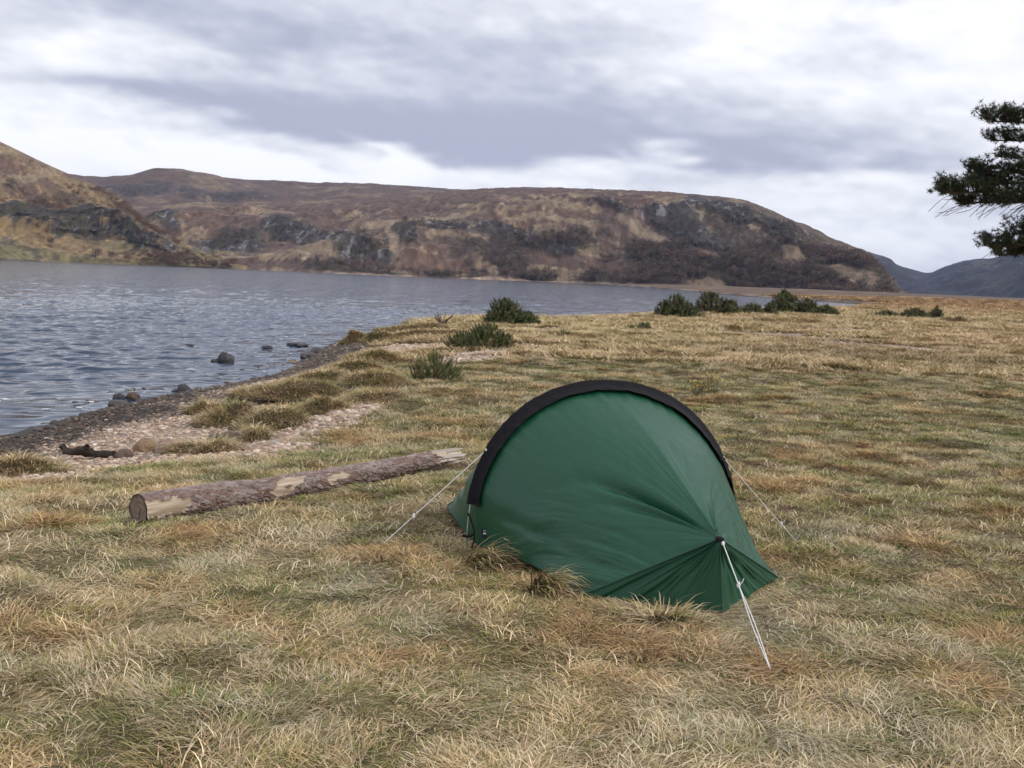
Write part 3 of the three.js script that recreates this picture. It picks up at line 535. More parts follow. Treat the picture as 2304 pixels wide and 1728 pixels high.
hummock(-2.75, -11.15, 0.26, 0.16, 0.2, 'small straw tuft between the log and the shingle', { cols: dry });
hummock(-3.5, -27.4, 0.55, 0.3, 0.45, 'dark round hummock on the narrow shingle by the first gorse', { cols: shoreCols, w: 2 });
hummock(-4.45, -29.6, 0.5, 0.38, 0.45, 'small peaked hummock standing at the water edge', { cols: shoreCols, w: 2 });
hummock(-2.6, -18.0, 0.8, 0.24, 0.7, 'broad tawny hummock on the bank above the wet stones', { cols: shoreCols, w: 1.5 });
hummock(-2.7, -20.8, 0.75, 0.22, 0.9, 'tawny bank hummock halfway along the point', { cols: shoreCols, w: 1.6 });
hummock(-2.7, -31.5, 1.6, 0.3, 0.9, 'long grassy bank at the tip of the point', { cols: shoreCols, w: 2 });
hummock(-1.9, -28.0, 1.4, 0.2, 0.7, 'low olive bank behind the pale gravel', { cols: shoreCols, w: 2 });
hummock(6.2, -52, 1.0, 0.16, 0.6, 'brown tussock on the bank left of the gorse row', { cols: tawny, w: 3 });
hummock(4.1, -49, 0.7, 0.13, 0.5, 'small brown tussock by the far water edge', { cols: tawny, w: 3 });
hummock(0.20, -5.20, 0.11, 0.10, 0.09, 'arched brown tussock leaning against the tent hem', { cols: [[0.5, TAWNY], [0.3, STRAW], [0.2, GOLD]], n: 420, len: 0.26, comb: 0.6 });
hummock(-0.12, -5.72, 0.15, 0.09, 0.12, 'brown tuft at the foot of the left tent pole', { cols: tawny, n: 380, len: 0.26, comb: 0.5 });
hummock(0.74, -4.78, 0.24, 0.05, 0.1, 'straw tuft spilling in front of the tent end', { cols: dry, n: 300, len: 0.2 });
hummock(24.5, -58.5, 0.8, 0.28, 0.6, 'rust coloured rush clump on the flats at right', { cols: tawny, w: 3, len: 0.6 });
hummock(18.4, -57.6, 2.3, 0.16, 0.45, 'dark peaty ledge beside the far end of the gorse row', { cols: [[0.7, [0.1, 0.06, 0.035]], [0.3, TAWNY]], w: 3 });

// ---------------------------------------------------------------- stones
function stone(seed, sx, sy, sz, detail = 2, rough = 0.22) {
  const g = new THREE.IcosahedronGeometry(1, detail), p = g.attributes.position;
  for (let i = 0; i < p.count; i++) { const x = p.getX(i), y = p.getY(i), z = p.getZ(i), k = 1 + rough * (fbm(x * 1.3 + seed * 3.1, y * 1.3 + z * 1.7 + seed, 3) + 0.7 * n2(z * 1.1 + seed, x * 1.1 - y)); p.setXYZ(i, x * sx * k, y * sy * k, z * sz * k); }
  g.computeVertexNormals(); return g;
}
const stoneMat = (c, rough = 0.9) => std({ color: RGB(...c), roughness: rough, bumpMap: rep(grainFine, 1), bumpScale: 0.01 });
const wetStone = stoneMat([0.038, 0.035, 0.036], 0.32), dampStone = stoneMat([0.07, 0.058, 0.05], 0.5), brownStone = stoneMat([0.30, 0.2, 0.12]), pinkStone = stoneMat([0.40, 0.28, 0.21]), darkStone = stoneMat([0.15, 0.1, 0.075]);
[
  [-6.83, -24.7, 0.17, 0.17, 0.14, wetStone, 'largest black boulder standing in the shallow water', 0.02], [-7.05, -24.72, 0.14, 0.07, 0.1, wetStone, 'low black rock touching the left side of the largest boulder', 0.02], [-6.96, -29.5, 0.17, 0.07, 0.13, wetStone, 'flat black rock in the water, nearer of two by the point', 0.02], [-6.5, -31.3, 0.3, 0.07, 0.2, wetStone, 'long low black rock in the shallows off the point', 0.01],
  [-9.0, -29, 0.15, 0.06, 0.12, wetStone, 'small black rock farthest out from the shore', 0.02], [-5.87, -18.6, 0.11, 0.1, 0.1, wetStone, 'round black stone alone at the water edge', 0.02], [-6.5, -17.2, 0.1, 0.09, 0.1, wetStone, 'small upright dark stone in the lapping water', 0.02], [-6.3, -17.3, 0.13, 0.1, 0.11, stoneMat([0.1, 0.062, 0.036], 0.45), 'brown wet stone beside the small upright stone', 0.02],
  [-6.0, -16.85, 0.11, 0.05, 0.1, wetStone, 'flat black stone just above the water line', 0.02], [-6.25, -16.5, 0.18, 0.08, 0.14, dampStone, 'wide dark stone at the water edge by the peat litter', 0.0], [-3.78, -10.72, 0.12, 0.09, 0.1, brownStone, 'big ochre boulder on the pale shingle', 0.05], [-3.84, -10.3, 0.1, 0.06, 0.08, darkStone, 'reddish brown rounded stone in front of the ochre boulder', 0.03],
  [-3.5, -10.6, 0.12, 0.09, 0.1, pinkStone, 'pinkish block of stone right of the ochre boulder', 0.03], [-3.33, -10.72, 0.1, 0.06, 0.1, stoneMat([0.46, 0.36, 0.27]), 'pale sandy stone next to the pinkish block', 0.02], [-3.0, -11.15, 0.15, 0.07, 0.1, darkStone, 'flat reddish slab under the round hummock', 0.02], [-3.16, -11.2, 0.12, 0.05, 0.08, dampStone, 'thin dark slab leaning on the reddish slab', 0.02],
  [-5.3, -26.8, 0.24, 0.12, 0.2, dampStone, 'grey dark rock at the narrow beach corner', 0.0], [-5.2, -27.6, 0.22, 0.12, 0.2, dampStone, 'second grey rock behind the beach corner rock', 0.0], [-6.2, -30.6, 0.2, 0.09, 0.16, wetStone, 'small wet rock between the point and the long low rock', 0.02],
].forEach(([x, z, sx, sy, sz, mat, label, lift], k) => {
  const m = new THREE.Mesh(stone(k + 40, sx, sy, sz, 3, 0.3), mat), g = lakeDist(x, z) < 0 ? WATER - 0.02 : landHeight(x, z);
  m.position.set(x, g + sy * 0.45, z); m.rotation.y = k * 1.3; tag(top(m, 'rock'), label, 'rock', 'stones along the shore');
});
// pebbles: the largest ones each a piece of the beach, the rest one mass
{
  const shapes = [1, 2, 3, 4].map(s => stone(s * 7, 1, 0.5, 0.8, 1, 0.25)), r = rng(909), all = [];
  const tones = [[0.52, 0.38, 0.28], [0.60, 0.48, 0.36], [0.44, 0.29, 0.19], [0.48, 0.36, 0.28], [0.34, 0.24, 0.18], [0.62, 0.53, 0.43]];
  const put = (x, z, size, tone) => { const s = lakeDist(x, z), wet = sst(2.0, 1.0, s + fbm(x * 1.3, z * 1.3, 3) * 0.9 + (r() - 0.5) * 0.5); const t = cmix(tone, r() < 0.3 ? [0.13, 0.085, 0.06] : [0.06, 0.05, 0.044], wet * (r() < 0.08 ? 0.4 : 0.93)), k = 0.65 + 0.6 * r(); all.push([x, (s < 0 ? Math.max(landHeight(x, z, s), WATER - size * 0.25) : landHeight(x, z, s)) + size * 0.12, z, r() * 6.28, size, size * (0.7 + 0.5 * r()), size, cmul(t, k), Math.floor(r() * 4), (r() - 0.5) * 0.4, (r() - 0.5) * 0.4, wet]); };
  for (let k = 0; k < 160000 && all.length < 27000; k++) {
    const z = -7 - Math.pow(r(), 1.7) * 27, x = -7.8 + 7 * r(), s = lakeDist(x, z); if (s < -1.2 || s > 6) continue;
    const b = s < 0 ? 0.4 * sst(-1.4, -0.1, s) * sst(-0.1, 0.4, fbm(x * 0.9, z * 0.9, 2)) : Math.max(beach(x, z, s), gravel(x, z)); if (r() > b) continue;
    put(x, z, (0.009 + 0.026 * Math.pow(r(), 2.6)) * (1 + 0.02 * (-z - 8)) * (s < 0.35 ? 1.9 : 1), tones[Math.floor(r() * 6)]);
  }
  for (const [gx, gz, rx, rz] of gravelSpots) for (let k = 0; k < 420; k++) { const x = gx + (r() * 2 - 1) * rx * 1.2, z = gz + (r() * 2 - 1) * rz * 1.2; if (r() < gravel(x, z)) put(x, z, 0.02 + 0.03 * r(), tones[Math.floor(r() * 6)]); }
  const show = p => -p[4] / Math.hypot(p[0], p[2]) + (Math.abs(p[0] / p[2]) > 0.52 ? 9 : 0);
  all.sort((a, b) => show(a) - show(b));
  const big = all.splice(0, 260), mats = tones.map(t => stoneMat(t)).concat([dampStone]);
  const bed = new THREE.Group(); kind(top(bed, 'shingle_beach'), 'structure', 'pale pink and tan shingle with a dark wet edge along the loch');
  big.forEach((p) => { const wet = p[11] > 0.5, m = part(bed, 'pebble', shapes[p[8]], wet ? mats[6] : mats[Math.floor(h2(Math.round(p[0] * 999), Math.round(p[2] * 999)) * 2.99 + 3)]); m.position.set(p[0], p[1], p[2]); m.rotation.set(p[9], p[3], p[10], 'YXZ'); m.scale.set(p[4], p[5], p[6]); });
  scatter('shingle', 'small pebbles of the beach and the bare gravel patches', shapes, std({ roughness: 0.85 }), all);
}
// dark peaty litter and a driftwood snag on the strand
{
  const g = new Geo(), r = rng(31);
  for (let k = 0; k < 11000; k++) {
    const z = -9.5 - Math.pow(r(), 1.3) * 15, x = -7.2 + 5 * r(), s = lakeDist(x, z), n = fbm(x * 1.3, z * 1.3, 3); if (s < 0.02 || s > 2.4 || r() > sst(2.0, 0.8, s + n * 0.9)) continue;
    blade(g, x, landHeight(x, z, s) + 0.01, z, r() * 6.28, 0.05 + 0.1 * r(), 1.2, 1.75, 0.01 + 0.012 * r(), cmul([0.05, 0.038, 0.03], 0.6 + 0.9 * r()), 2);
  }
  kind(top(new THREE.Mesh(g.build(), grassMat), 'strand_litter'), 'stuff', 'dark wet peat and weed litter along the water line');
  const t = new THREE.Group(); t.position.set(-4.2, landHeight(-4.2, -10.3) + 0.05, -10.3); t.rotation.y = 0.2; t.scale.setScalar(0.75);
  const m = std({ color: RGB(0.07, 0.052, 0.038), roughness: 0.95, bumpMap: rep(grainFine, 3), bumpScale: 0.01 });
  const gnarl = g => { const p = g.attributes.position; for (let i = 0; i < p.count; i++) { const x = p.getX(i), y = p.getY(i), z = p.getZ(i), k = 0.05 * fbm(x * 9, y * 14 + z * 11, 3); p.setXYZ(i, x + k * 0.4, y + k * 0.9, z + k); } g.computeVertexNormals(); return g; };
  part(t, 'stem', gnarl(tube([[-0.32, 0.05, 0.05], [-0.1, 0.04, 0], [0.12, 0.03, 0.02], [0.34, 0.01, -0.02]], 0.05, 40, 14)), m); part(t, 'stub', gnarl(tube([[-0.28, 0.03, 0.04], [-0.31, 0.08, 0.02], [-0.34, 0.11, 0]], 0.045, 6, 7)), m); part(t, 'stub', gnarl(tube([[-0.06, 0.03, 0], [-0.03, 0.08, 0.02], [0.0, 0.10, 0.03]], 0.045, 6, 7)), m);
  tag(top(t, 'driftwood_snag'), 'short dark driftwood snag with two stubs on the shingle', 'driftwood');
}

// little breaking crests along the shallows
{
  const g = [], r = rng(71);
  for (let k = 0; k < 900; k++) {
    const z = -12.5 - 32 * Math.pow(r(), 1.5), x = -12 + 9 * r(), s = -lakeDist(x, z); if (s < 0.05 || s > 2.6) continue;
    const line = Math.sin(s * 3.6 + fbm(x * 0.3, z * 0.3, 3) * 2.6), patch = n2(x * 0.5 + 9, z * 0.5); if (line < 0.75 || patch < 0.12 || r() > 0.75) continue;
    g.push(stone(k, 0.03 + 0.05 * r(), 0.008 + 0.008 * r(), 0.012 + 0.014 * r(), 1, 0.5).rotateY(-0.5 + r()).translate(x, WATER + 0.026, z));
  }
  if (g.length) kind(top(new THREE.Mesh(mergeGeometries(g), std({ color: RGB(0.72, 0.74, 0.78), roughness: 0.6 })), 'foam'), 'stuff', 'white foam on the small breaking crests by the shore');
}

// ---------------------------------------------------------------- tent
{
  const tent = new THREE.Group(); tent.position.set(0.6, 0, -6.25);
  const O = [0.6, 0, -6.25], loc = (p) => [p[0] - O[0], p[1] - O[1], p[2] - O[2]];
  const rel = (q) => q.map(loc);
  const add3 = (a, b, k = 1) => [a[0] + b[0] * k, a[1] + b[1] * k, a[2] + b[2] * k], lerp3 = (a, b, t) => [mix(a[0], b[0], t), mix(a[1], b[1], t), mix(a[2], b[2], t)];
  const YAW = -0.2, LX = Math.cos(YAW), LZ = Math.sin(YAW), W = 1.69, HH = 0.968, X0 = -0.229, Z0 = -6.088, LEAN = -0.08;
  const hoop = (s, out = 0) => { const a = Math.PI * clamp(s, 0, 1), c = Math.cos(a), u = -Math.sign(c) * Math.pow(Math.abs(c), 0.951), sn = Math.pow(Math.sin(a), 0.861), l = LEAN * Math.sin(a); const k = 1 + out / 0.9; return [X0 + LX * W / 2 * (u * k + 1) - LZ * l, HH * sn * k, Z0 + LZ * W / 2 * (u * k + 1) + LX * l]; };
  const flyHoop = (s) => { const p = hoop(s, -0.012), w = sst(0.11, 0.0, Math.min(s, 1 - s)) * 0.055, dir = s < 0.5 ? 1 : -1; return [p[0] + dir * LX * w - LZ * 0.0, p[1], p[2] + dir * LZ * w]; };
  // ground corners and end peaks, near (camera side) and far
  const near = { L: [0.40, 0.012, -5.14], B: [1.07, 0.012, -4.95], R: [1.50, 0.02, -5.59], P: [1.04, 0.372, -4.98] };
  const far = { L: [-0.40, 0.04, -6.96], B: [0.13, 0.01, -7.60], R: [0.80, 0.01, -7.36], P: [0.17, 0.372, -7.55] };
  function flyPoint(E, s, t, side) {
    const h = flyHoop(s), k = s < 0.5 ? s / 0.5 : (1 - s) / 0.5, kk = Math.pow(k, 0.85), e = lerp3(s < 0.5 ? E.L : E.R, E.P, kk);
    // the peak flattens the end of each sheet into its seam line, hem lifted a little between pegs
    let tt = t, p = lerp3(h, e, tt);
    const wv = Math.sin(Math.PI * tt), hem = sst(0.10, 0, Math.min(s, 1 - s));
    p[1] += hem * wv * 0.035;
    const bulge = wv * Math.sin(Math.PI * clamp((Math.min(s, 1 - s)) / 0.5 * 0.5 + 0.0)) * 0.045;
    const axis = side; // along the tent
    if (E === far) { const b = wv * sst(0.36, 0.08, s) * 0.06; p[0] -= LX * b; p[2] -= LZ * b; p[1] += b * 0.25; }
    p = add3(p, [axis[0] * bulge * 0.4, bulge * 0.75, axis[1] * bulge * 0.4]);
    // creases: short puckers below the hoop, rays from the peak, long tension folds
    const dP = Math.hypot(p[0] - E.P[0], (p[1] - E.P[1]) * 1.1, p[2] - E.P[2]);
    const th = Math.atan2((s - 0.5) * 2.2, 1.001 - tt), edge = sst(0, 0.05, tt) * sst(1, 0.97, tt);
    let w = 0;
    w += 0.0085 * Math.exp(-tt / 0.10) * sst(0.02, 0.06, tt) * n2(s * 62, 3 + tt * 2.5);
    w += 0.008 * sst(0, 0.08, dP) * Math.exp(-dP / 0.3) * n2(th * 9, 7.7) + 0.004 * sst(0, 0.08, dP) * Math.exp(-dP / 0.5) * n2(th * 23, 1.1 + dP * 1.5);
    w -= 0.036 * Math.exp(-(((th + 0.78) / 0.06) ** 2)) * sst(0.05, 0.3, dP) * sst(1.1, 0.45, dP);
    w -= 0.020 * Math.exp(-(((th + 0.97) / 0.05) ** 2)) * sst(0.05, 0.3, dP) * sst(0.9, 0.4, dP);
    w += 0.016 * Math.exp(-(((th - 0.72) / 0.07) ** 2)) * sst(0.05, 0.2, dP) * sst(0.6, 0.25, dP);
    const low = sst(0.34, 0.12, Math.min(s, 1 - s)) * sst(0.25, 0.5, tt);
    w += 0.013 * low * fbm(s * 24 - tt * 8, tt * 2.0 + s * 4, 3);
    w += 0.0028 * fbm(s * 30 + tt * 9, tt * 7 - s * 5, 3);
    w -= 0.018 * Math.exp(-(((s - 0.055 - 0.07 * tt) / 0.018) ** 2)) * sst(0.1, 0.3, tt) * sst(0.95, 0.6, tt);
    w *= edge * 1.7;
    return add3(p, [axis[0] * w * 0.75, w * 0.55, axis[1] * w * 0.75]);
  }
  const axN = [0.33, 0.944], axF = [-0.33, -0.944];
  const nylon = new THREE.MeshPhysicalMaterial({ color: RGB(0.011, 0.076, 0.037), roughness: 0.36, specularIntensity: 0.8, bumpMap: rep(grainFine, 5, 5), bumpScale: 0.0012, side: THREE.DoubleSide });
  const black = new THREE.MeshPhysicalMaterial({ color: RGB(0.011, 0.0095, 0.0125), roughness: 0.85, specularIntensity: 0.45, side: THREE.DoubleSide }), seamMat = std({ color: RGB(0.012, 0.05, 0.036), roughness: 0.7 });
  const poleMat = std({ color: RGB(0.42, 0.44, 0.47), roughness: 0.35, metalness: 0.85 }), cordMat = std({ color: RGB(0.78, 0.78, 0.76), roughness: 0.8 }), pegMat = std({ color: RGB(0.5, 0.5, 0.52), roughness: 0.4, metalness: 0.9 });
  const front = part(tent, 'flysheet', sheet(250, 150, (u, v) => ({ p: loc(flyPoint(near, u, v, axN)) })), nylon); front.userData.label = 'taut green side of the flysheet facing the camera';
  const rear = part(tent, 'flysheet', sheet(150, 90, (u, v) => ({ p: loc(flyPoint(far, u, v, axF)) })), nylon); rear.userData.label = 'rear green side of the flysheet';
  function endPanel(E, a, b, seed) {             // triangle: peak, ground corner, bottom point
    const n = sheet(70, 60, (u, v) => {
      const top_ = lerp3(E.P, a, v), mid = lerp3(E.P, b, v); let p = lerp3(top_, mid, u);
      const ang = u, w = Math.sin(Math.PI * u) * v;
      const nx = (E.P[1] - 0) * 0, dz = axN[1] * (E === near ? 1 : -1), dx = axN[0] * (E === near ? 1 : -1);
      let k = -0.035 * w * (1.2 - v) + 0.016 * sst(0, 0.12, v) * Math.sin(Math.PI * u) ** 0.5 * n2(ang * 12 + seed, v * 1.2) + 0.008 * n2(ang * 30 + seed, v * 3) * sst(0, 0.2, v) * Math.sin(Math.PI * u);
      k += 0.012 * Math.exp(-v / 0.12) * n2(u * 9 + seed, 2) * Math.sin(Math.PI * u);
      return { p: loc([p[0] + dx * k, p[1] + 0.01 * (v > 0.98 ? n2(u * 7, seed) : 0), p[2] + dz * k]) };
    });
    return part(tent, 'end_panel', n, nylon);
  }
  endPanel(near, near.L, near.B, 3); endPanel(near, near.R, near.B, 9); endPanel(far, far.L, far.B, 15); endPanel(far, far.R, far.B, 21);
  for (const E of [near, far]) {
    for (const c of [E.L, E.R]) part(tent, 'seam', tube(rel([0, 0.25, 0.5, 0.75, 1].map(k => add3(lerp3(E.P, c, k), [0, 0.004, 0]))), 0.0042, 20, 5), seamMat);
    part(tent, 'seam', tube(rel([0.02, 0.5, 0.99].map(k => lerp3(E.P, E.B, k))), 0.003, 12, 5), seamMat);
    const cap = part(tent, 'peak_cap', stone(3, 0.02, 0.01, 0.02, 2, 0.25), black); cap.position.set(...loc(add3(E.P, [0, 0.004, 0])));
  }
  // hem tape
  for (const [E, ax] of [[near, axN], [far, axF]]) for (const s of [0.0, 1.0]) part(tent, 'hem', tube(rel([0, 0.2, 0.4, 0.6, 0.8, 1].map(t => add3(flyPoint(E, s, t, ax), [0, 0.001, 0]))), 0.0035, 30, 5), seamMat);
  // the black cover over the hoop
  {
    const S0 = 0.064, S1 = 0.938, rows = [];
    const sec = [[near, axN, 0.052], [near, axN, 0.038], [near, axN, 0.024], [near, axN, 0.010], null, [far, axF, 0.012], [far, axF, 0.05], [far, axF, 0.09]];
    const fn = (u, v) => {
      const s = mix(S0, S1, u), k = Math.min(6.999, v * 7), i = Math.floor(k), f = k - i;
      const at = (q) => { if (!q) return hoop(s, 0.03); const p = flyPoint(q[0], s, q[2] * (q[0] === near ? mix(1, 2.4, sst(0.5, 0.82, s)) : 1), q[1]), o = hoop(s, 0.014), h = hoop(s, 0); const lift = 0.016; return [p[0] + (o[0] - h[0]) * lift / 0.014 + q[1][0] * 0.009, p[1] + (o[1] - h[1]) * lift / 0.014 + 0.003, p[2] + (o[2] - h[2]) * lift / 0.014 + q[1][1] * 0.009]; };
      const p = lerp3(at(sec[i]), at(sec[i + 1]), f), w = 0.0028 * n2(s * 75, v * 2) + 0.0022 * n2(s * 31 + 5, v * 3.5);
      return { p: loc([p[0] + (s - 0.5) * 2 * w, p[1] + w * 0.6, p[2] + w * (v < 0.5 ? 1 : -1)]) };
    };
    part(tent, 'pole_sleeve', sheet(300, 28, fn), black);
  }
  const pole = []; for (let k = 0; k <= 60; k++) { const p = hoop(k / 60); pole.push(p); }
  pole[0] = [pole[0][0] - 0.0, -0.05, pole[0][2]]; pole[60] = [pole[60][0], -0.05, pole[60][2]];
  part(tent, 'hoop_pole', tube(rel(pole), 0.0055, 160, 8), poleMat);
  // webbing at the pole feet
  for (const s of [0, 1]) { const b = hoop(s), d = s ? -1 : 1; part(tent, 'webbing_strap', tube(rel([[b[0] + d * 0.0, 0.20, b[2] + 0.012], [b[0] + d * 0.035, 0.12, b[2] + 0.03], [b[0] + d * 0.045, 0.05, b[2] + 0.05], [b[0] + d * 0.03, 0.0, b[2] + 0.06]]), 0.005, 16, 5), black);
    part(tent, 'pole_buckle', tube(rel([[b[0] - d * 0.03, 0.062, b[2] + 0.01], [b[0], 0.055, b[2] + 0.014], [b[0] + d * 0.045, 0.075, b[2] + 0.02]]), 0.008, 10, 6), black); }
  // cords, each with its slider and peg
  function guy(from, to, k, dbl) {
    const g = new THREE.Group(); g.name = 'guy_line'; tent.add(g);
    const F = loc(from), T = loc(to), at = lerp3(F, T, k), side = [0.007, 0, 0.003];
    part(g, 'cord', tube([F, lerp3(F, at, 0.5), at], 0.0028, 8, 6), cordMat);
    if (dbl) { part(g, 'cord', tube([at, add3(lerp3(at, T, 0.5), side, 1), T], 0.0024, 8, 6), cordMat); part(g, 'cord', tube([at, add3(lerp3(at, T, 0.5), side, -1), T], 0.0024, 8, 6), cordMat); }
    else part(g, 'cord', tube([at, lerp3(at, T, 0.5), T], 0.0026, 8, 6), cordMat);
    const kn = part(g, 'slider', stone(8, 0.009, 0.017, 0.009, 2, 0.25), cordMat); kn.position.set(...at);
    part(g, 'tail_end', tube([at, add3(at, [0.014, 0.016, 0.006]), add3(at, [0.02, 0.034, 0.004])], 0.0022, 6, 5), cordMat);
    const kn2 = part(g, 'knot', stone(9, 0.008, 0.011, 0.008, 2, 0.2), cordMat); kn2.position.set(...F);
    const d = V(T[0] - F[0], 0, T[2] - F[2]).normalize(); part(g, 'peg', tube([add3(T, [d.x * 0.03, 0.045, d.z * 0.03]), T, add3(T, [-d.x * 0.08, -0.14, -d.z * 0.08])], 0.004, 8, 6), pegMat);
  }
  guy(hoop(0.175, 0.02), [-0.72, 0.01, -5.98], 0.70, false); guy(hoop(0.838, 0.02), [1.84, 0.01, -6.50], 0.80, false); guy(add3(near.P, [0.012, -0.012, 0.03]), [1.13, 0.01, -4.22], 0.36, true); guy(add3(far.P, [-0.012, -0.012, -0.03]), [-0.06, 0.01, -8.45], 0.4, true);
  // woven maker's tab near the left pole
  {
    const c = flyPoint(near, 0.018, 0.06, axN), tab = new THREE.Group(); tab.name = 'maker_tab'; tent.add(tab); tab.position.set(...loc(add3(c, [0.012, 0.008, 0.02]))); tab.rotation.set(-0.25, 0.12, 0.06); tab.scale.setScalar(1.25);
    part(tab, 'cloth', new THREE.BoxGeometry(0.036, 0.044, 0.002), std({ color: RGB(0.008, 0.01, 0.03), roughness: 0.8 }));
    const white = std({ color: RGB(0.75, 0.78, 0.82), roughness: 0.7 }), gold = std({ color: RGB(0.55, 0.42, 0.25), roughness: 0.7 });
    const bar = (x, y, w, h, m, n) => { const b = part(tab, n, new THREE.BoxGeometry(w, h, 0.0012), m); b.position.set(x, y, 0.0018); return b; };
    bar(0.009, 0.002, 0.008, 0.034, white, 'emblem'); bar(-0.003, 0.012, 0.016, 0.0055, gold, 'emblem'); bar(-0.003, -0.001, 0.017, 0.0065, white, 'emblem'); bar(0.012, -0.016, 0.008, 0.005, white, 'emblem');
  }
  tag(top(tent, 'tent'), 'small dark green hoop tent with black pole sleeve pitched on the grass', 'tent');
}

// ---------------------------------------------------------------- felled pine log
{
  const log = new THREE.Group(), A = [LOG0[0], LOG0[1]], B = [LOG1[0], LOG1[1]], len = Math.hypot(B[0] - A[0], B[1] - A[1]);
  log.position.set(A[0], 0, A[1]); log.rotation.y = -Math.atan2(B[1] - A[1], B[0] - A[0]);   // local +x runs along the log
  const R0 = 0.09, R1 = 0.064, NL = 330, NA = 84, rad = t => mix(R0, R1, t) * (1 + 0.04 * n2(t * 7, 2)), cy = t => rad(t) * 0.76 + 0.0 + 0.012 * n2(t * 5, 8);
  // plate pattern of the bark: nearest and second nearest cell
  function plates(u, v) { let a = 9, b = 9, id = 0; const iu = Math.floor(u), iv = Math.floor(v); for (let i = -1; i <= 1; i++) for (let j = -1; j <= 1; j++) { const cu = iu + i, cv = iv + j, cw = ((cv % 18) + 18) % 18, px = cu + 0.5 + 0.42 * h2(cu, cw * 7 + 1), py = cv + 0.5 + 0.42 * h2(cu * 3 + 5, cw), d = Math.hypot(u - px, v - py); if (d < a) { b = a; a = d; id = h2(cu * 13 + 2, cw * 29); } else if (d < b) b = d; } return [b - a, id]; }
  // where the bark has come off (fraction along the log, angle: 0 = up, + towards the camera side)
  const bareAt = (t, th) => { const n = fbm(t * 40, th * 2.2, 3) * 0.9, q = (ct, rt, ch, rh) => 1 - Math.hypot((t - ct) / rt, (th - ch) / rh) + n; return Math.max(q(0.03, 0.075, 1.55, 0.75), q(0.40, 0.038, 0.75, 0.55), q(0.365, 0.045, 1.5, 0.42), q(0.535, 0.04, 1.15, 0.4), q(0.99, 0.045, 0.2, 1.6)); };
  const bark = new Geo(), wood = new Geo(), pts = [], bare = [];
  for (let i = 0; i <= NL; i++) for (let j = 0; j <= NA; j++) {
    const t = i / NL, th = (j / NA) * 2 * Math.PI - Math.PI, k = bareAt(t, th), wp = fbm(t * 45, th * 3, 2), [e, id] = plates(t * len * 15 + wp * 1.1, (j / NA) * 18 + wp * 0.8);
    const pl = sst(0.0, 0.16, e), off = k > 0 ? -0.005 * sst(0, 0.1, k) : 0.008 * pl + 0.0045 * id + 0.003 * fbm(t * 90, th * 6, 2), r = rad(t) + off + (k > 0 ? 0.0015 * n2(t * 20, th * 24) : 0);
    const broken = sst(0.985, 1.0, t) * 0;
    const y = cy(t) + Math.cos(th) * r, z = Math.sin(th) * r + 0.035 * Math.sin(t * 2.8) * Math.sin(t * Math.PI);
    pts.push([t * len, y, z]); bare.push(k);
    const n1 = fbm(t * 60, th * 5, 3);
    const c = cmul(cmix(cmix([0.33, 0.225, 0.19], [0.46, 0.38, 0.35], clamp(0.5 + id * 0.6)), cmix([0.16, 0.085, 0.06], [0.25, 0.14, 0.10], clamp(0.5 + n1)), 1 - pl), 0.9 + 0.35 * n1);
    bark.v(t * len, y, z, c, t * len * 3, th / 2);
    wood.v(t * len, y, z, cmul(cmix([0.52, 0.43, 0.33], [0.36, 0.26, 0.17], clamp(0.4 + 0.9 * fbm(t * 18, th * 14, 3))), 1 + 0.2 * n2(t * 8, th * 40)), t * len * 3, th / 2);
  }
  for (let i = 0; i < NL; i++) for (let j = 0; j < NA; j++) { const a = i * (NA + 1) + j, q = [a, a + NA + 1, a + NA + 2, a + 1]; const k = (bare[q[0]] + bare[q[1]] + bare[q[2]] + bare[q[3]]) > 0; (k ? wood : bark).quad(...q); }
  const trim = g => { const b = g.build(); return b; };
  part(log, 'bark', trim(bark), std({ vertexColors: true, roughness: 0.95, bumpMap: rep(grainFine, 2, 2), bumpScale: 0.006, side: THREE.DoubleSide }));
  const bw = part(log, 'bare_wood', trim(wood), std({ vertexColors: true, roughness: 0.8, side: THREE.DoubleSide })); bw.userData.label = 'pale wood where the bark has peeled away';
  // sawn end with rings
  const face = sheet(84, 16, (u, v) => { const th = u * 2 * Math.PI - Math.PI, [e, id] = plates(0, u * 18), rr = (rad(0) + (bareAt(0, th) > 0 ? -0.004 : 0.006 * sst(0.02, 0.3, e))) * v, ring = 0.8 + 0.22 * Math.sin(v * 46 + n2(u * 6, 1) * 2); const c = cmul(cmix([0.30, 0.225, 0.17], [0.12, 0.08, 0.065], clamp(sst(0.7, 1, v) + 0.5 * fbm(Math.cos(th) * v * 4, Math.sin(th) * v * 4, 3))), ring); return { p: [-0.004 + 0.006 * fbm(v * 8, u * 9, 2) + 0.012 * (1 - v), cy(0) + Math.cos(th) * rr, Math.sin(th) * rr], c }; });
  part(log, 'sawn_end', face, std({ vertexColors: true, roughness: 0.95, side: THREE.DoubleSide }));
  // splintered far end: slivers of torn wood
  const sp = new Geo(), r = rng(66);
  for (let k = 0; k < 46; k++) {
    const th = r() * 6.28, q = Math.sqrt(r()) * 0.058, y = cy(1) + Math.cos(th) * q, z = Math.sin(th) * q, l = (0.07 + 0.26 * r()) * (Math.sin(th) > -0.2 ? 1 : 0.5), w = 0.009 + 0.012 * r(), c = cmul([0.55, 0.475, 0.4], 0.6 + 0.5 * r()), x0 = len - 0.16, tip = [len + l - 0.04, y + (r() - 0.6) * 0.03, z + (r() - 0.5) * 0.04];
    const a = sp.v(x0, y + w, z, c), b = sp.v(x0, y - w * 0.5, z + w, c), d = sp.v(x0, y - w * 0.5, z - w, c), m = [mix(x0, tip[0], 0.7), mix(y, tip[1], 0.6), mix(z, tip[2], 0.6)];
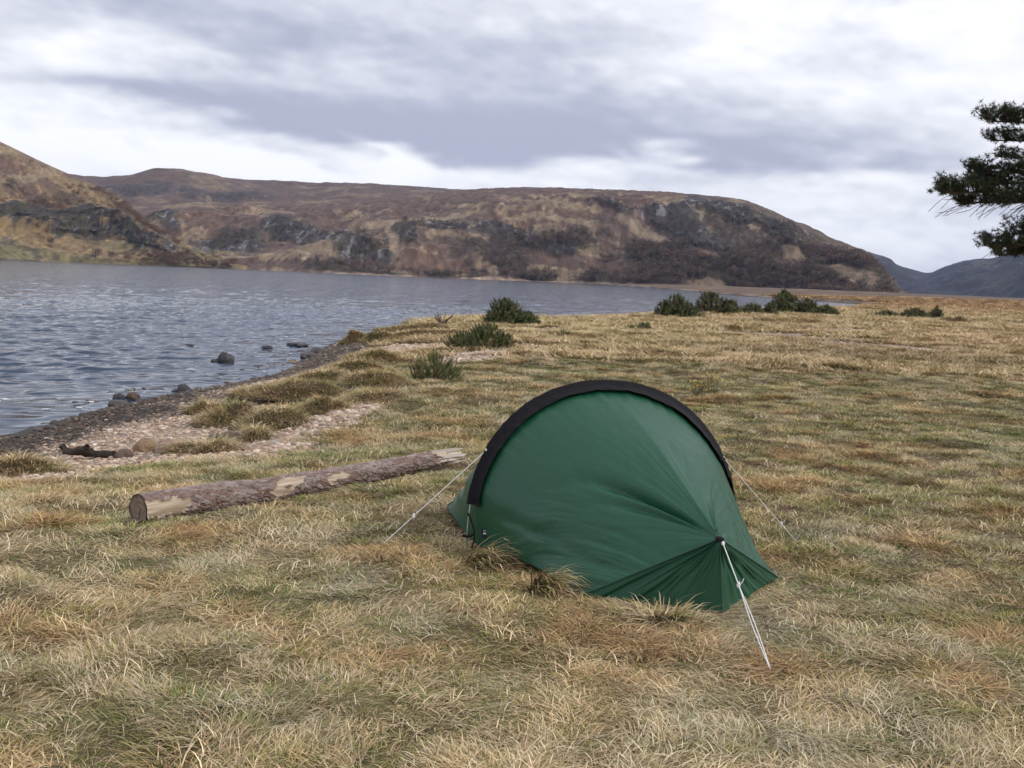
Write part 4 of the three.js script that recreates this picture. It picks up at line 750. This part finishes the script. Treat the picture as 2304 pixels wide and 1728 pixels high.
    const a2 = sp.v(m[0], m[1] + w * 0.8, m[2], c), b2 = sp.v(m[0], m[1] - w * 0.4, m[2] + w * 0.8, c), d2 = sp.v(m[0], m[1] - w * 0.4, m[2] - w * 0.8, c), t = sp.v(...tip, c);
    sp.quad(a, b, b2, a2); sp.quad(b, d, d2, b2); sp.quad(d, a, a2, d2); sp.tri(a2, b2, t); sp.tri(b2, d2, t); sp.tri(d2, a2, t);
  }
  const spl = part(log, 'splintered_end', sp.build().toNonIndexed(), std({ vertexColors: true, roughness: 0.85, side: THREE.DoubleSide })); spl.geometry.computeVertexNormals();
  tag(top(log, 'pine_log'), 'long fallen log with flaking bark and a splintered end lying left of the tent', 'log');
}

// ---------------------------------------------------------------- gorse
const gorseMat = std({ vertexColors: true, roughness: 0.9, side: THREE.DoubleSide }), twigMat = std({ color: RGB(0.13, 0.09, 0.06), roughness: 0.95 }), flowerMat = std({ color: RGB(0.75, 0.5, 0.03), roughness: 0.8 });
function spikes(g, base, dir, len, n, spine, col, r) {
  // a shoot: spines set all round an axis
  const ax = V(...dir).normalize(), s1 = V(-ax.z, 0.001, ax.x).normalize(), s2 = V().crossVectors(ax, s1);
  for (let k = 0; k < n; k++) {
    const f = (k + r()) / n, a = k * 2.4 + r(), l = spine * (1.05 - 0.55 * f) * (0.7 + 0.6 * r()), w = spine * 0.17;
    const px = base[0] + ax.x * f * len, py = base[1] + ax.y * f * len, pz = base[2] + ax.z * f * len, ca = Math.cos(a), sa = Math.sin(a);
    const ox = s1.x * ca + s2.x * sa, oy = s1.y * ca + s2.y * sa, oz = s1.z * ca + s2.z * sa, qx = -s1.x * sa + s2.x * ca, qy = -s1.y * sa + s2.y * ca, qz = -s1.z * sa + s2.z * ca, c = cmul(col, 0.7 + 0.6 * r());
    g.tri(g.v(px + qx * w, py + qy * w, pz + qz * w, c), g.v(px - qx * w, py - qy * w, pz - qz * w, c), g.v(px + (ox + ax.x * 0.7) * l, py + (oy + ax.y * 0.7) * l, pz + (oz + ax.z * 0.7) * l, c));
  }
}
function gorse(seed, x, z, lobes, o, label) {      // lobes: [dx, dz, radius, height]
  const t = new THREE.Group(), r = rng(seed), g = new Geo(), st = [], fl = [];
  t.position.set(x, landHeight(x, z) - 0.03, z);
  const G = [0.07, 0.105, 0.03], D = [0.115, 0.125, 0.035], Br = [0.14, 0.09, 0.05]; lobes = lobes.map(([a, b, c, d]) => [a * 1.15, b, c * 1.15 * (o.grow ?? 1), d * 1.25 * (o.grow ?? 1)]);
  for (const [dx, dz, R, Hh] of lobes) {
    const n = Math.round(o.n * R * Math.max(R, Hh));
    for (let k = 0; k < n; k++) {
      const u = Math.pow(r(), 0.8), a = r() * 6.28, q = Math.pow(r(), 0.4), ph = u * 1.5, sx = Math.sin(ph) * Math.cos(a), sy = Math.cos(ph), sz = Math.sin(ph) * Math.sin(a);
      const lump = 1 + 0.3 * fbm(sx * 2.3 + seed, sz * 2.3 + sy * 2, 2), b = [dx + sx * R * q * lump * 0.86, Math.max(0, sy * Hh * q * lump * 0.82), dz + sz * R * q * lump * 0.86];
      const dir = [sx * 0.9 + (r() - 0.5) * 0.6, 0.5 + sy * 0.8, sz * 0.9 + (r() - 0.5) * 0.6], brown = r() < (o.brown ?? 0.14) + 0.35 * (fbm(sx * 2 + seed, sz * 2 + 3, 2) > 0.32 ? 1 : 0);
      spikes(g, b, dir, o.shoot * (0.6 + 0.7 * r()), o.sp, o.spine, brown ? Br : cmix(G, D, r()), r);
      if (o.flowers && r() < o.flowers) fl.push([b[0] + dir[0] * o.shoot * 0.8, b[1] + dir[1] * o.shoot * 0.8, b[2] + dir[2] * o.shoot * 0.8]);
    }
    for (let k = 0; k < 7; k++) { const a = r() * 6.28; st.push(tube([[dx, -0.02, dz], [dx + Math.cos(a) * R * 0.35, Hh * 0.35, dz + Math.sin(a) * R * 0.35], [dx + Math.cos(a) * R * 0.65, Hh * (0.5 + 0.3 * r()), dz + Math.sin(a) * R * 0.65]], 0.012 * Math.sqrt(R), 6, 5)); }
  }
  part(t, 'foliage', g.build(), gorseMat); part(t, 'stems', mergeGeometries(st), twigMat).userData.kind = 'stuff';
  if (fl.length) part(t, 'flowers', mergeGeometries(fl.map((p, k) => stone(k, 0.014, 0.014, 0.014, 0, 0.2).translate(...p))), flowerMat).userData.kind = 'stuff';
  tag(top(t, 'gorse_bush'), label, 'gorse', 'gorse bushes'); return t;
}
gorse(1, -0.1, -34.4, [[-0.15, 0, 0.58, 0.82], [0.45, 0.1, 0.4, 0.42], [-0.45, 0.1, 0.35, 0.4]], { n: 1300, shoot: 0.15, sp: 24, spine: 0.06 }, 'tall peaked gorse bush on the bank against the water');
gorse(2, -0.73, -22.3, [[0.1, 0, 0.42, 0.42], [-0.35, 0.05, 0.28, 0.26], [0.45, -0.05, 0.2, 0.25]], { n: 1300, shoot: 0.12, sp: 22, spine: 0.045, grow: 1.2 }, 'wide low gorse bush in front of the tall peaked one, beside pale gravel');
gorse(3, -1.19, -15.9, [[0, 0, 0.30, 0.30], [-0.2, 0.1, 0.2, 0.16], [0.2, 0.05, 0.18, 0.16]], { n: 820, shoot: 0.2, sp: 34, spine: 0.032, brown: 0.05 }, 'small gorse bush with upright spiky shoots, nearest on the left of the tent');
gorse(4, 7.5, -48.7, [[0, 0, 0.78, 0.98], [-0.5, 0, 0.5, 0.7], [0.6, 0.1, 0.5, 0.6]], { n: 620, shoot: 0.16, sp: 22, spine: 0.075 }, 'dense round gorse at the left end of the far row');
gorse(5, 10.3, -53.8, [[-0.3, 0, 0.75, 1.1], [0.5, 0, 0.5, 0.8]], { n: 560, shoot: 0.17, sp: 22, spine: 0.08, brown: 0.4 }, 'brownish gorse second from the left in the far row');
gorse(6, 12.6, -57.5, [[-0.7, 0, 0.6, 0.7], [0.3, 0.2, 0.7, 0.6], [1.2, 0, 0.4, 0.7]], { n: 520, shoot: 0.17, sp: 20, spine: 0.085 }, 'low gorse filling the middle of the far row');
gorse(7, 16.5, -62.5, [[-0.4, 0, 0.95, 1.25], [0.8, 0, 0.75, 0.85], [1.8, 0, 0.7, 0.5]], { n: 480, shoot: 0.18, sp: 22, spine: 0.09 }, 'large gorse tapering to the right at the end of the far row');
gorse(8, 4.25, -34.3, [[0, 0, 0.3, 0.2], [-0.35, 0, 0.18, 0.12]], { n: 900, shoot: 0.13, sp: 20, spine: 0.05 }, 'tiny grey green gorse sprig in the grass in front of the far row');
gorse(9, 2.92, -15.2, [[0, 0, 0.2, 0.14], [-0.2, 0.05, 0.1, 0.1]], { n: 520, shoot: 0.2, sp: 26, spine: 0.026, flowers: 0.35, brown: 0.1 }, 'sparse gorse seedling with yellow flowers behind the tent');
gorse(10, 1.35, -28.0, [[0, 0, 0.2, 0.16]], { n: 700, shoot: 0.16, sp: 18, spine: 0.04 }, 'thin gorse sprig in the grass behind the wide low bush');
gorse(11, 25.9, -67.9, [[0, 0, 0.9, 0.5], [1.2, 0, 0.4, 0.7], [-1.6, 0, 0.8, 0.3]], { n: 420, shoot: 0.18, sp: 20, spine: 0.1 }, 'flat gorse patch far out on the flats at right');
// dead heather on the bank crest
{ const t = new THREE.Group(), r = rng(8), st = []; t.position.set(-2.3, landHeight(-2.3, -33.1), -33.1);
  for (let k = 0; k < 26; k++) { const a = r() * 6.28, l = 0.15 + 0.25 * r(); st.push(tube([[(r() - 0.5) * 0.3, 0, (r() - 0.5) * 0.2], [Math.cos(a) * l * 0.5, l * 0.7, Math.sin(a) * l * 0.5], [Math.cos(a) * l + (k < 6 ? 0.2 : 0), l * 1.2, Math.sin(a) * l]], 0.012, 5, 4)); }
  part(t, 'stems', mergeGeometries(st), twigMat).userData.kind = 'stuff'; tag(top(t, 'dead_shrub'), 'dry leafless shrub on the bank crest left of the tall peaked gorse', 'shrub'); }

// ---------------------------------------------------------------- the pine at the right edge
{
  const pine = new THREE.Group(), r = rng(515), TX = 14.4, TZ = -24.4; pine.position.set(TX, landHeight(TX, TZ) - 0.05, TZ);
  const barkM = std({ color: RGB(0.20, 0.11, 0.07), roughness: 0.95, bumpMap: rep(grain, 3, 8), bumpScale: 0.03 }), needleM = std({ vertexColors: true, roughness: 0.85, side: THREE.DoubleSide });
  const taper = (pts, r0, r1, seg, rad) => { const c = new THREE.CatmullRomCurve3(pts.map(p => V(...p))), g = new THREE.TubeGeometry(c, seg, 1, rad), p = g.attributes.position, q = c.getSpacedPoints(seg); for (let i = 0; i <= seg; i++) for (let j = 0; j <= rad; j++) { const k = i * (rad + 1) + j, rr = mix(r0, r1, i / seg); p.setXYZ(k, q[i].x + (p.getX(k) - q[i].x) * rr, q[i].y + (p.getY(k) - q[i].y) * rr, q[i].z + (p.getZ(k) - q[i].z) * rr); } g.computeVertexNormals(); return g; };
  const trunk = [[0, -0.1, 0], [0.08, 1.5, 0.02], [-0.05, 3.2, 0.06], [0.02, 5, 0], [0.1, 6.6, -0.05], [0.02, 8.2, 0]];
  part(pine, 'trunk', taper(trunk, 0.24, 0.05, 40, 10), barkM);
  const tufts_ = [], twigs = [];
  // a bough: start height on the trunk, tip relative to the trunk, spread of its foliage, number of tufts
  function bough(y0, tip, wide, thick, n, bare = 0) {
    const s = [0, y0, 0], mid = [tip[0] * 0.5, mix(y0, tip[1], 0.55) + 0.12, tip[2] * 0.5];
    const c = new THREE.CatmullRomCurve3([V(...s), V(...mid), V(tip[0] * 0.8, mix(y0, tip[1], 0.9) + 0.05, tip[2] * 0.8), V(...tip)]);
    part(pine, 'bough', taper([s, mid, [tip[0] * 0.8, mix(y0, tip[1], 0.9) + 0.05, tip[2] * 0.8], tip], 0.065, 0.014, 16, 6), barkM);
    const L = Math.hypot(...tip), dir = V(tip[0], 0, tip[2]).normalize(), sd = V(-dir.z, 0, dir.x);
    const subs = Math.round(n / 7);
    for (let k = 0; k < subs; k++) {
      const f = 0.2 + 0.8 * Math.pow(r(), 0.75), p = c.getPoint(f), w = wide * (0.35 + 0.65 * Math.sin(Math.min(1, (1.12 - f) * 1.6) * 1.4)), side = (r() * 2 - 1) * w, fwd = (0.2 + 0.5 * r()) * 0.6 * (1.1 - 0.5 * f), up = thick * (0.1 + 0.9 * r()) * (1 - 0.4 * Math.abs(side) / wide);
      const e = V().copy(p).addScaledVector(sd, side).addScaledVector(dir, fwd); e.y += up;
      twigs.push(tube([[p.x, p.y, p.z], [mix(p.x, e.x, 0.5), mix(p.y, e.y, 0.35), mix(p.z, e.z, 0.5)], [e.x, e.y, e.z]], 0.011, 4, 4));
      for (let m = 0; m < 9; m++) { const q = 0.45 + 0.6 * r(); tufts_.push([mix(p.x, e.x, q) + (r() - 0.5) * 0.24, mix(p.y, e.y, q) + (r() - 0.4) * 0.26, mix(p.z, e.z, q) + (r() - 0.5) * 0.24]); }
    }
    for (let k = 0; k < bare; k++) { const f = 0.35 + 0.55 * r(), p = c.getPoint(f), l = 0.35 + 0.45 * r(), z = (r() - 0.5) * 0.5; twigs.push(tube([[p.x, p.y, p.z], [p.x + dir.x * l * 0.5, p.y - 0.14 * r() - 0.05, p.z + z * 0.5], [p.x + dir.x * l, p.y - 0.16 - 0.3 * r(), p.z + z]], 0.007, 6, 3)); }
  }
  // towards the loch (in view)
  bough(5.2, [-3.85, 5.55, 0.2], 0.55, 0.42, 380); bough(4.9, [-3.5, 5.2, -0.3], 0.5, 0.26, 200); bough(4.5, [-3.6, 4.76, 0.3], 0.4, 0.16, 160); bough(4.3, [-4.1, 4.4, 0.1], 0.6, 0.3, 380); bough(4.15, [-3.8, 4.2, -0.5], 0.5, 0.26, 240); bough(3.95, [-4.75, 3.92, 0.15], 0.75, 0.34, 520, 8); bough(3.85, [-4.1, 3.75, -0.5], 0.6, 0.26, 300, 14); bough(3.8, [-3.6, 3.7, 0.6], 0.5, 0.26, 220, 10); bough(3.3, [-3.2, 3.05, 0.3], 0.4, 0.28, 200); bough(3.0, [-3.55, 2.74, 0.1], 0.55, 0.32, 340, 5); bough(3.05, [-3.0, 2.58, -0.6], 0.5, 0.28, 200);
  // the rest of the crown
  for (let k = 0; k < 22; k++) { const a = -1.9 + 3.8 * (k / 21) + (r() - 0.5) * 0.3, y = 3.1 + 4.6 * ((k * 7) % 22) / 22, l = (3.6 - 0.28 * (y - 3)) * (0.75 + 0.4 * r()); bough(y, [Math.cos(a) * l, y + 0.4 + 0.4 * r(), Math.sin(a) * l], 0.6, 0.4, 90); }
  bough(7.6, [-1.2, 8.4, 0.3], 0.6, 0.5, 110); bough(7.8, [0.6, 8.7, -0.4], 0.6, 0.5, 110); bough(6.6, [-2.0, 7.3, -0.5], 0.6, 0.4, 140); bough(6.1, [-2.2, 6.4, 0.6], 0.5, 0.3, 120);
  const g = new Geo();
  for (const p of tufts_) {
    const c0 = cmix([0.036, 0.056, 0.022], [0.062, 0.076, 0.028], r());
    for (let k = 0; k < 20; k++) { const u = r() * 1.7 - 0.7, a = r() * 6.28, s = Math.sqrt(Math.max(0, 1 - u * u)), l = 0.08 + 0.06 * r(), w = 0.0085, c = cmul(c0, 0.7 + 0.6 * r()); const dx = Math.cos(a) * s, dy = u, dz = Math.sin(a) * s; g.tri(g.v(p[0] - dz * w, p[1] + w * 0.4, p[2] + dx * w, c), g.v(p[0] + dz * w, p[1] - w * 0.4, p[2] - dx * w, c), g.v(p[0] + dx * l, p[1] + dy * l, p[2] + dz * l, c)); }
  }
  part(pine, 'crown', g.build(), needleM); part(pine, 'twigs', mergeGeometries(twigs), std({ color: RGB(0.13, 0.08, 0.055), roughness: 0.95 })).userData.kind = 'stuff';
  tag(top(pine, 'pine_tree'), 'dark pine reaching in from the right edge with layered boughs', 'tree');
}
renderer.render(scene, camera);
